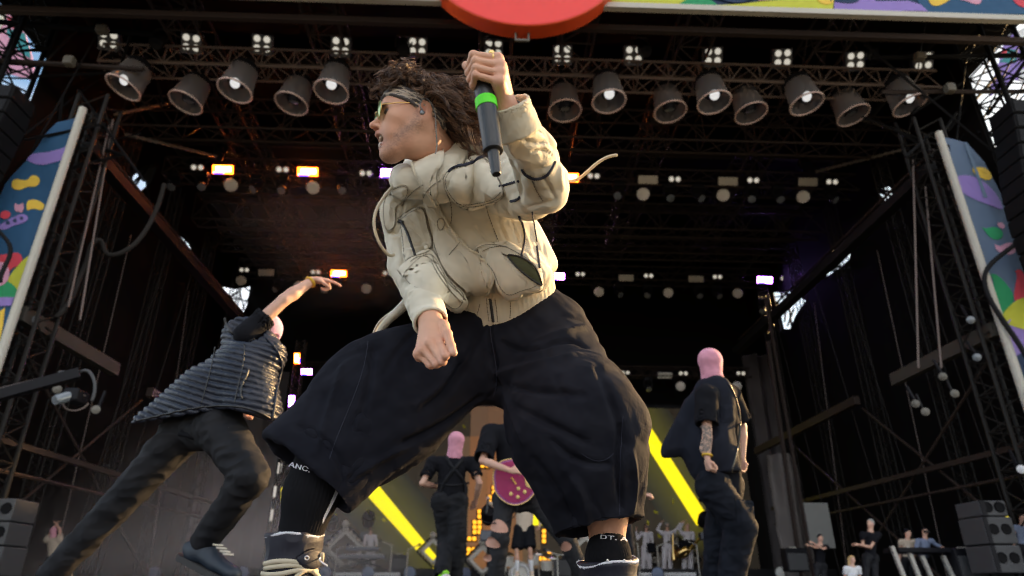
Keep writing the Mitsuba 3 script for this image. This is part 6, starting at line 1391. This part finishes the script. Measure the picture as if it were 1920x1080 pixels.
for i, (x0_, x1_, y_, Y_) in enumerate(((650, 712, 1029, 24.6), (636, 723, 1044, 24.2))):
    k = thing('keyboard', 'upper dark keyboard on the stand before the grey-shirted player' if i == 0 else 'lower longer dark keyboard on the same stand', 'keyboard', None)
    a_, b_ = at(x0_, y_, Y_), at(x1_, y_, Y_); part(k, 'case', rbox((a_ + b_) / 2, (np.linalg.norm(b_ - a_), .34, .12), .02), 'mat_lamp_blue'); part(k, 'keys', rbox((a_ + b_) / 2 + (0, -.05, .065), (np.linalg.norm(b_ - a_) * .86, .16, .02), .005), 'mat_white')
k = thing('keyboard_stand', 'dark stand under the two keyboards', 'stand'); part(k, 'leg', bar(at(650, 1046, 24.3), (at(715, 1046, 24.3)[0], 24.3, .8), .04), 'mat_lamp_body'); part(k, 'leg', bar(at(712, 1046, 24.3), (at(645, 1046, 24.3)[0], 24.3, .8), .04), 'mat_lamp_body'); part(k, 'post', bar((at(680, 1046, 24.5)[0], 24.5, .8), at(680, 1030, 24.5), .04), 'mat_lamp_body')
# riser along the back with round floor lamps
RS = thing('riser', 'black riser along the back of the stage', 'platform'); part(RS, 'deck', box((2.4, 26.4, .40), (21, 3.6, .72)), 'mat_floor')
for x_, w_ in ((595, 0), (654, 60), (720, 60), (1214, 34), (1275, 60)):
    if w_:
        a_, b_ = at(x_ - w_ / 2, 1077, 24.45), at(x_ + w_ / 2, 1077, 24.45); part(RS, 'white_edge', rbox((a_ + b_) / 2, (np.linalg.norm(b_ - a_), .06, .12), .01), 'mat_white')
for i, (x_, y_) in enumerate(((610, 1074), (690, 1074), (768, 1074), (872, 1076), (1233, 1075), (1465, 1074), (1532, 1074), (1605, 1074), (290, 1074), (390, 1076), (455, 1074))):
    c_ = at(x_, y_, 23.8); k = thing('floor_lamp', f'round pale floor lamp at the rear riser, {("leftmost under the keyboards", "under the keyboard player", "right of the keyboards", "left of the drum kit", "before the horn players", "left of the side crew", "below the crew man with raised hands", "beside the fair-haired woman", "leftmost of all in the smoke", "beside the blue shoe", "beside the laced boot")[i]}', 'lamp', 'round floor lamps along the rear riser'); t_ = unit(CAM - c_ + (0, 0, 2))
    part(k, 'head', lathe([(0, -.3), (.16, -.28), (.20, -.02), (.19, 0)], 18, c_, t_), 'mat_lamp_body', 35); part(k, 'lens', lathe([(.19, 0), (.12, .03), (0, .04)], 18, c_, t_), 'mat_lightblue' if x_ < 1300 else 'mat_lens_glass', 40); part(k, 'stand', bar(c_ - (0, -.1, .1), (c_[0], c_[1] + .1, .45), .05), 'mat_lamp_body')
# diamond frames of lattice
pm('mat_silver', (.42, .40, .36), .35, metallic=0., spec=.8)
def diamond(cx, cy, r, Y, lab):
    k = thing('diamond_frame', lab, 'truss', 'silver diamond-shaped lattice frames on the riser')
    P4_ = [at(cx + r * dx, cy + r * dy, Y) for dx, dy in ((0, -1), (1, 0), (0, 1), (-1, 0))]; I4 = [at(cx + r * .68 * dx, cy + r * .68 * dy, Y - .1) for dx, dy in ((0, -1), (1, 0), (0, 1), (-1, 0))]
    ms = []
    for i in range(4):
        a, b, c, d = P4_[i], P4_[(i + 1) % 4], I4[i], I4[(i + 1) % 4]
        part(k, 'chord', bar(a, b, .045, 5), 'mat_lamp_body'); part(k, 'chord', bar4(c, d, .09), 'mat_silver')
        for j in range(6): t0, t1 = j / 6, (j + .5) / 6; ms += [(lin(c, d, t0), lin(a, b, t1)), (lin(a, b, t1), lin(c, d, (j + 1) / 6))]
    z_ = part(k, 'bracing', bars([x for x, y in ms], [y for x, y in ms], .028, 4), 'mat_silver'); labels[z_] = {'kind': 'stuff'}
    part(k, 'tip', trimesh.creation.icosphere(1, .14).apply_translation(P4_[0]), 'mat_silver'); return k
diamond(648, 1030, 48, 25.6, 'silver diamond frame behind the keyboards'); diamond(1266, 1050, 48, 27.4, 'silver diamond frame behind the horn players'); diamond(1098, 1036, 40, 22.5, 'silver diamond frame beside the bent right leg'); diamond(905, 1050, 34, 22.5, 'silver diamond frame left of the drum kit'); diamond(812, 1034, 30, 26.4, 'silver diamond frame behind the black dungarees')
for i, (x_, y_, Y_) in enumerate(((620, 995, 26.6), (690, 990, 26.8), (1322, 990, 27.0), (916, 985, 21.5))):
    c_ = at(x_, y_, Y_); k = thing('stand_lamp', ['dark moving lamp on a stand left of the keyboards', 'dark moving lamp on a stand behind the keyboard player', 'dark moving lamp on a stand beside the blonde woman', 'dark moving lamp against the orange panels'][i], 'lamp'); part(k, 'head', lathe([(0, -.3), (.2, -.26), (.26, .1), (.22, .26), (0, .3)], 16, c_ + (0, 0, .3), unit((.1, -.8, .5))), 'mat_lamp_body', 35); part(k, 'base', rbox(c_ - (0, 0, .3), (.5, .4, .3), .04), 'mat_lamp_blue'); part(k, 'stand', bar(c_ - (0, 0, .4), (c_[0], c_[1], .7), .05), 'mat_lamp_body')
# orange matrix panels
cells = [(932 + 0, 868), (942, 870)]
grp = 'orange lit matrix panels behind the guitarist'
og = emit('mat_emit', (1.0, .38, .012), .22)
def matrix(cx, cy, nx, ny, lab, Y=22.8, p=9.2):
    k = thing('matrix_lamp', lab, 'lamp', grp)
    a, b = at(cx - p * .6, cy - p * .6, Y), at(cx + p * (nx - .4), cy + p * (ny - .4), Y)
    part(k, 'housing', rbox((a + b) / 2 + (0, .12, 0), (abs(b[0] - a[0]), .16, abs(a[2] - b[2])), .02), 'mat_lamp_body')
    for i in range(nx):
        for j in range(ny):
            c = at(cx + p * i, cy + p * j, Y); part(k, 'cell', rbox(c, (.125, .05, .125), .03), 'mat_emit', **og)
for q_ in ((905, 873, 2, 1, 'topmost small orange panel beside the guitarist'), (926, 914, 1, 2, 'orange panel just left of the guitar'), (918, 932, 2, 2, 'orange panel under the guitar edge'), (899, 959, 3, 2, 'wide orange panel at the height of the microphone hand'), (890, 979, 2, 3, 'orange panel around the dark lamp'), (880, 1010, 2, 1, 'small orange panel left of the ripped knee'), (879, 1030, 2, 2, 'lowest orange panel beside the black dungarees'), (1020, 996, 1, 3, 'orange panel right of the second singer'), (1012, 1038, 3, 2, 'orange panel above the drums on the right')): matrix(*q_)
# drum kit
DK = thing('drum_kit', 'silver drum kit glinting between the guitarist legs', 'drums')
kc = at(975, 1076, 20.5)
part(DK, 'kick_drum', lathe([(.30, -.02), (.33, -.03), (.33, .4), (.30, .4), (.30, .02), (0, .02)], 32, kc, (0, 1, 0)), 'mat_silver', 35); part(DK, 'kick_hoop', tube([kc + .24 * np.array([math.cos(a), -.12, math.sin(a)]) for a in np.linspace(0, 6.3, 32)], .025, 6), 'mat_white', True)
for x_, y_ in ((953, 1052), (1000, 1050), (1025, 1060), (940, 1062)):
    c_ = at(x_, y_, 20.6); d_ = part(DK, 'tom', lathe([(0, .12), (.15, .12), (.165, .10), (.165, -.12), (0, -.12)], 20, c_, (0, -.2, 1)), 'mat_silver', 35)
for x_, y_ in ((948, 1040), (1010, 1036), (1036, 1044), (928, 1050)):
    c_ = at(x_, y_, 20.8); part(DK, 'cymbal', lathe([(0, .05), (.05, .03), (.27, 0), (.05, .02), (0, .04)], 24, c_, unit((.1, -.4, 1))), 'mat_steel', True); part(DK, 'stand', bar(c_, (c_[0], c_[1], .4), .018), 'mat_silver')
# microphone stands and amplifiers on the riser
for i, (x_, y0_, Y_, lab) in enumerate(((632, 1030, 24.0, 'thin microphone stand left of the keyboards'), (735, 1022, 24.0, 'thin microphone stand right of the keyboards'), (765, 1030, 23.5, 'thin microphone stand near the lower end of the left yellow stripe'), (1196, 1020, 24.2, 'golden-lit microphone stand left of the horn players'), (1232, 1024, 24.6, 'microphone stand between the dark-haired woman and the middle horn player'), (1306, 1022, 24.6, 'microphone stand in front of the blonde woman'), (925, 1040, 20.4, 'microphone stand left of the drum kit'), (1045, 1040, 20.4, 'microphone stand right of the drum kit'))):
    c_ = at(x_, y0_, Y_); k = thing('microphone_stand', lab, 'stand', None); part(k, 'pole', bar((c_[0], Y_, .1), c_, .022, 6), 'mat_silver'); part(k, 'boom', bar(c_, c_ + (.35 * (-1) ** i, -.15, .12), .018, 6), 'mat_silver'); part(k, 'microphone_head', trimesh.creation.icosphere(1, .05).apply_translation(c_ + (.38 * (-1) ** i, -.16, .13)), 'mat_zip')
    part(k, 'foot', bars([(c_[0], Y_, .12)] * 3, [(c_[0] + .3 * math.cos(a), Y_ + .3 * math.sin(a), .02) for a in (.3, 2.4, 4.5)], .02, 5), 'mat_lamp_body')
for i, (x_, y_, Y_, lab) in enumerate(((583, 1052, 25.4, 'black amplifier beside the laced boot'), (748, 1058, 25.2, 'black amplifier right of the keyboards'), (846, 1060, 22.0, 'pale amplifier beside the black dungarees'), (1052, 1062, 22.0, 'black amplifier right of the drum kit'), (1340, 1052, 25.8, 'black amplifier right of the blonde woman'), (1490, 1050, 20.0, 'black flight case at the foot of the gathered curtain'), (1812, 1060, 14.0, 'black flight case left of the right speakers'))):
    c_ = at(x_, y_, Y_); k = thing('amplifier' if 'amp' in lab else 'flight_case', lab, 'amplifier' if 'amp' in lab else 'case'); part(k, 'cabinet', rbox(c_, (.62, .4, .62), .03), 'mat_lamp_blue' if 'pale' in lab else 'mat_lamp_body'); part(k, 'front_cloth', rbox(c_ + (0, -.2, -.05), (.54, .02, .44), .005), 'mat_speaker'); part(k, 'handle', bar4(c_ + (-.1, 0, .33), c_ + (.1, 0, .33), .03), 'mat_silver')
# crew at the right, technician at the left
pm('mat_board', (.11, .11, .105), .8)
C1 = standing(1538, 1004, 1120, 14.5, 'crew man in black with hands raised in front of his face, by the pale board', arms=dict(elR=(-.05, .20, -.3), wrR=(-.17, .16, -.3), elL=(.05, .22, -.3), wrL=(-.12, .12, -.35)), group='crew at the right side of the stage', head='hair', headmat='mat_tee')
C2 = standing(1632, 976, 1116, 13.5, 'grey-haired crew man in black shirt looking at something in his hands', arms=dict(elL=(.0, .36, -.1), wrL=(-.16, .32, -.2), elR=(-.1, .34), wrR=(-.2, .32, -.1)), group='crew at the right side of the stage', front=(-.9, -.4, 0), face=(-.8, -.5, -.3), head='hair', headmat='mat_grey_hair')
C3 = standing(1598, 1044, 1160, 13.0, 'woman with long fair hair and white top low at the right', group='crew at the right side of the stage', top='mat_white', head='long', headmat='mat_blond', face=(.3, -1, 0))
C4 = standing(1702, 994, 1110, 15.0, 'man in dark cap and cream top behind the small desk', arms=dict(elL=(.12, .34), wrL=(.1, .44, -.3)), group='crew at the right side of the stage', top='mat_beige', head='hair', headmat='mat_tee', face=(.6, -1, -.2))
C5 = standing(1732, 992, 1112, 14.6, 'man in dark glasses and white jacket reaching across the small desk', lean=.02, arms=dict(elL=(.18, .24), wrL=(.28, .28, -.1), elR=(-.12, .32, -.2), wrR=(-.2, .42, -.3)), group='crew at the right side of the stage', top='mat_lightblue', sleeve=1.9, head='hair', headmat='mat_tee', face=(-.2, -1, -.2))
part(C5[0]['key'], 'sunglasses', box(C5[0]['hp'](.095, 0, .01), (.15 * C5[2], .05, .04)), 'mat_zip')
C6 = standing(1917, 966, 1090, 13.2, 'person at the far right edge beside the grey speakers', group='crew at the right side of the stage', top='mat_lightblue', head='hair', headmat='mat_brown_hair')
C7 = standing(100, 990, 1110, 17., 'faint person raising both arms in the smoke at the lower left', arms=dict(elL=(.1, .02), wrL=(.05, -.06), elR=(-.02, .03), wrR=(.04, -.05)), top='mat_beige')
single('board', rbox(at(1536, 985, 15.2), (.55, .05, .95), .02), 'mat_board', 'pale board or window behind the crew man with raised hands', 'board')
k = thing('control_desk', 'small black desk on bright silver legs at the right', 'desk'); a_, b_ = at(1672, 1034, 14.2), at(1772, 1032, 14.2); part(k, 'top', rbox((a_ + b_) / 2, (1.15, .6, .1), .02), 'mat_lamp_body')
for x_ in (1672, 1700, 1728, 1768):
    p_ = at(x_, 1024 if x_ < 1720 else 1042, 14.0); part(k, 'leg', bar4(p_, (p_[0] + .16, 14.0, .02), .07), 'mat_silver')
# jib camera at the left
k = thing('camera_crane', 'camera crane reaching in from the left edge with its camera hanging', 'crane')
part(k, 'arm', bar4(at(-60, 757, 8.6), at(150, 700, 9.0), .16, .13), 'mat_lamp_body'); part(k, 'arm_rail', bar(at(-60, 745, 8.6), at(140, 694, 9.), .02), 'mat_truss_light')
part(k, 'hook', tube(spline([at(150, 698, 9.), at(163, 695, 9.), at(173, 705, 9.), at(178, 722, 9.), at(172, 752, 9.)], 24), .022, 8), 'mat_speaker', True)
c_ = at(142, 744, 9.0); part(k, 'camera', rbox(c_, (.20, .3, .18), .03), 'mat_lamp_body'); part(k, 'camera_lens', lathe([(0, .2), (.06, .2), (.07, .16), (.07, 0), (0, 0)], 18, c_ + (-.02, -.1, -.02), unit((-.4, -.8, -.5))), 'mat_earpiece', 40)
part(k, 'cage', cat([tube(spline([at(122, 735, 9.), at(118, 750, 9.), at(122, 764, 9.), at(150, 768, 9.), at(166, 756, 9.)], 16), .012, 6), bar(at(122, 735, 9.), at(160, 742, 9.), .012)]), 'mat_truss_light', True); part(k, 'monitor', rbox(at(124, 702, 9.), (.22, .05, .1), .02), 'mat_speaker')
for i, (x_, y_, Y_) in enumerate(((107, 730, 12.5), (180, 768, 12.8), (328, 460 + 370, 14.), (1768, 706, 12.6), (1790, 738, 12.6), (1832, 670, 12.6), (1735, 772, 12.8), (1717, 757, 12.8), (1915, 880, 12.6), (66, 600, 12.9), (1820, 600, 12.6))):
    if x_ == 328: continue
    c_ = at(x_, y_, Y_); k = thing('side_lamp', ['oval lamp under the camera crane', 'oval lamp right of the hanging camera', '', 'upper of the round lamps clamped to the right tower', 'lower of the round lamps clamped to the right tower', 'box lamp on the right tower near the pale beam', 'oval lamp on the lower right brace', 'smaller oval lamp on the lower right brace', 'round bright lamp at the lower right edge', 'dark hanging lamp on the left tower', 'dark hanging lamp on the right tower'][i], 'lamp')
    t_ = unit(CAM - c_ + np.array([3 * (-1) ** i, 0, 2.])); part(k, 'head', lathe([(0, -.2), (.06, -.18), (.084, 0), (.082, .02)], 18, c_, t_), 'mat_lamp_body', 35); part(k, 'lens', lathe([(.080, .015), (.05, .03), (0, .04)], 18, c_, t_), 'mat_beam' if i not in (5, 8, 9, 10) else ('mat_white' if i == 8 else 'mat_earpiece'), 40); part(k, 'yoke', bar(c_ - t_ * .15, c_ + (0, .15, .4), .03), 'mat_lamp_body')
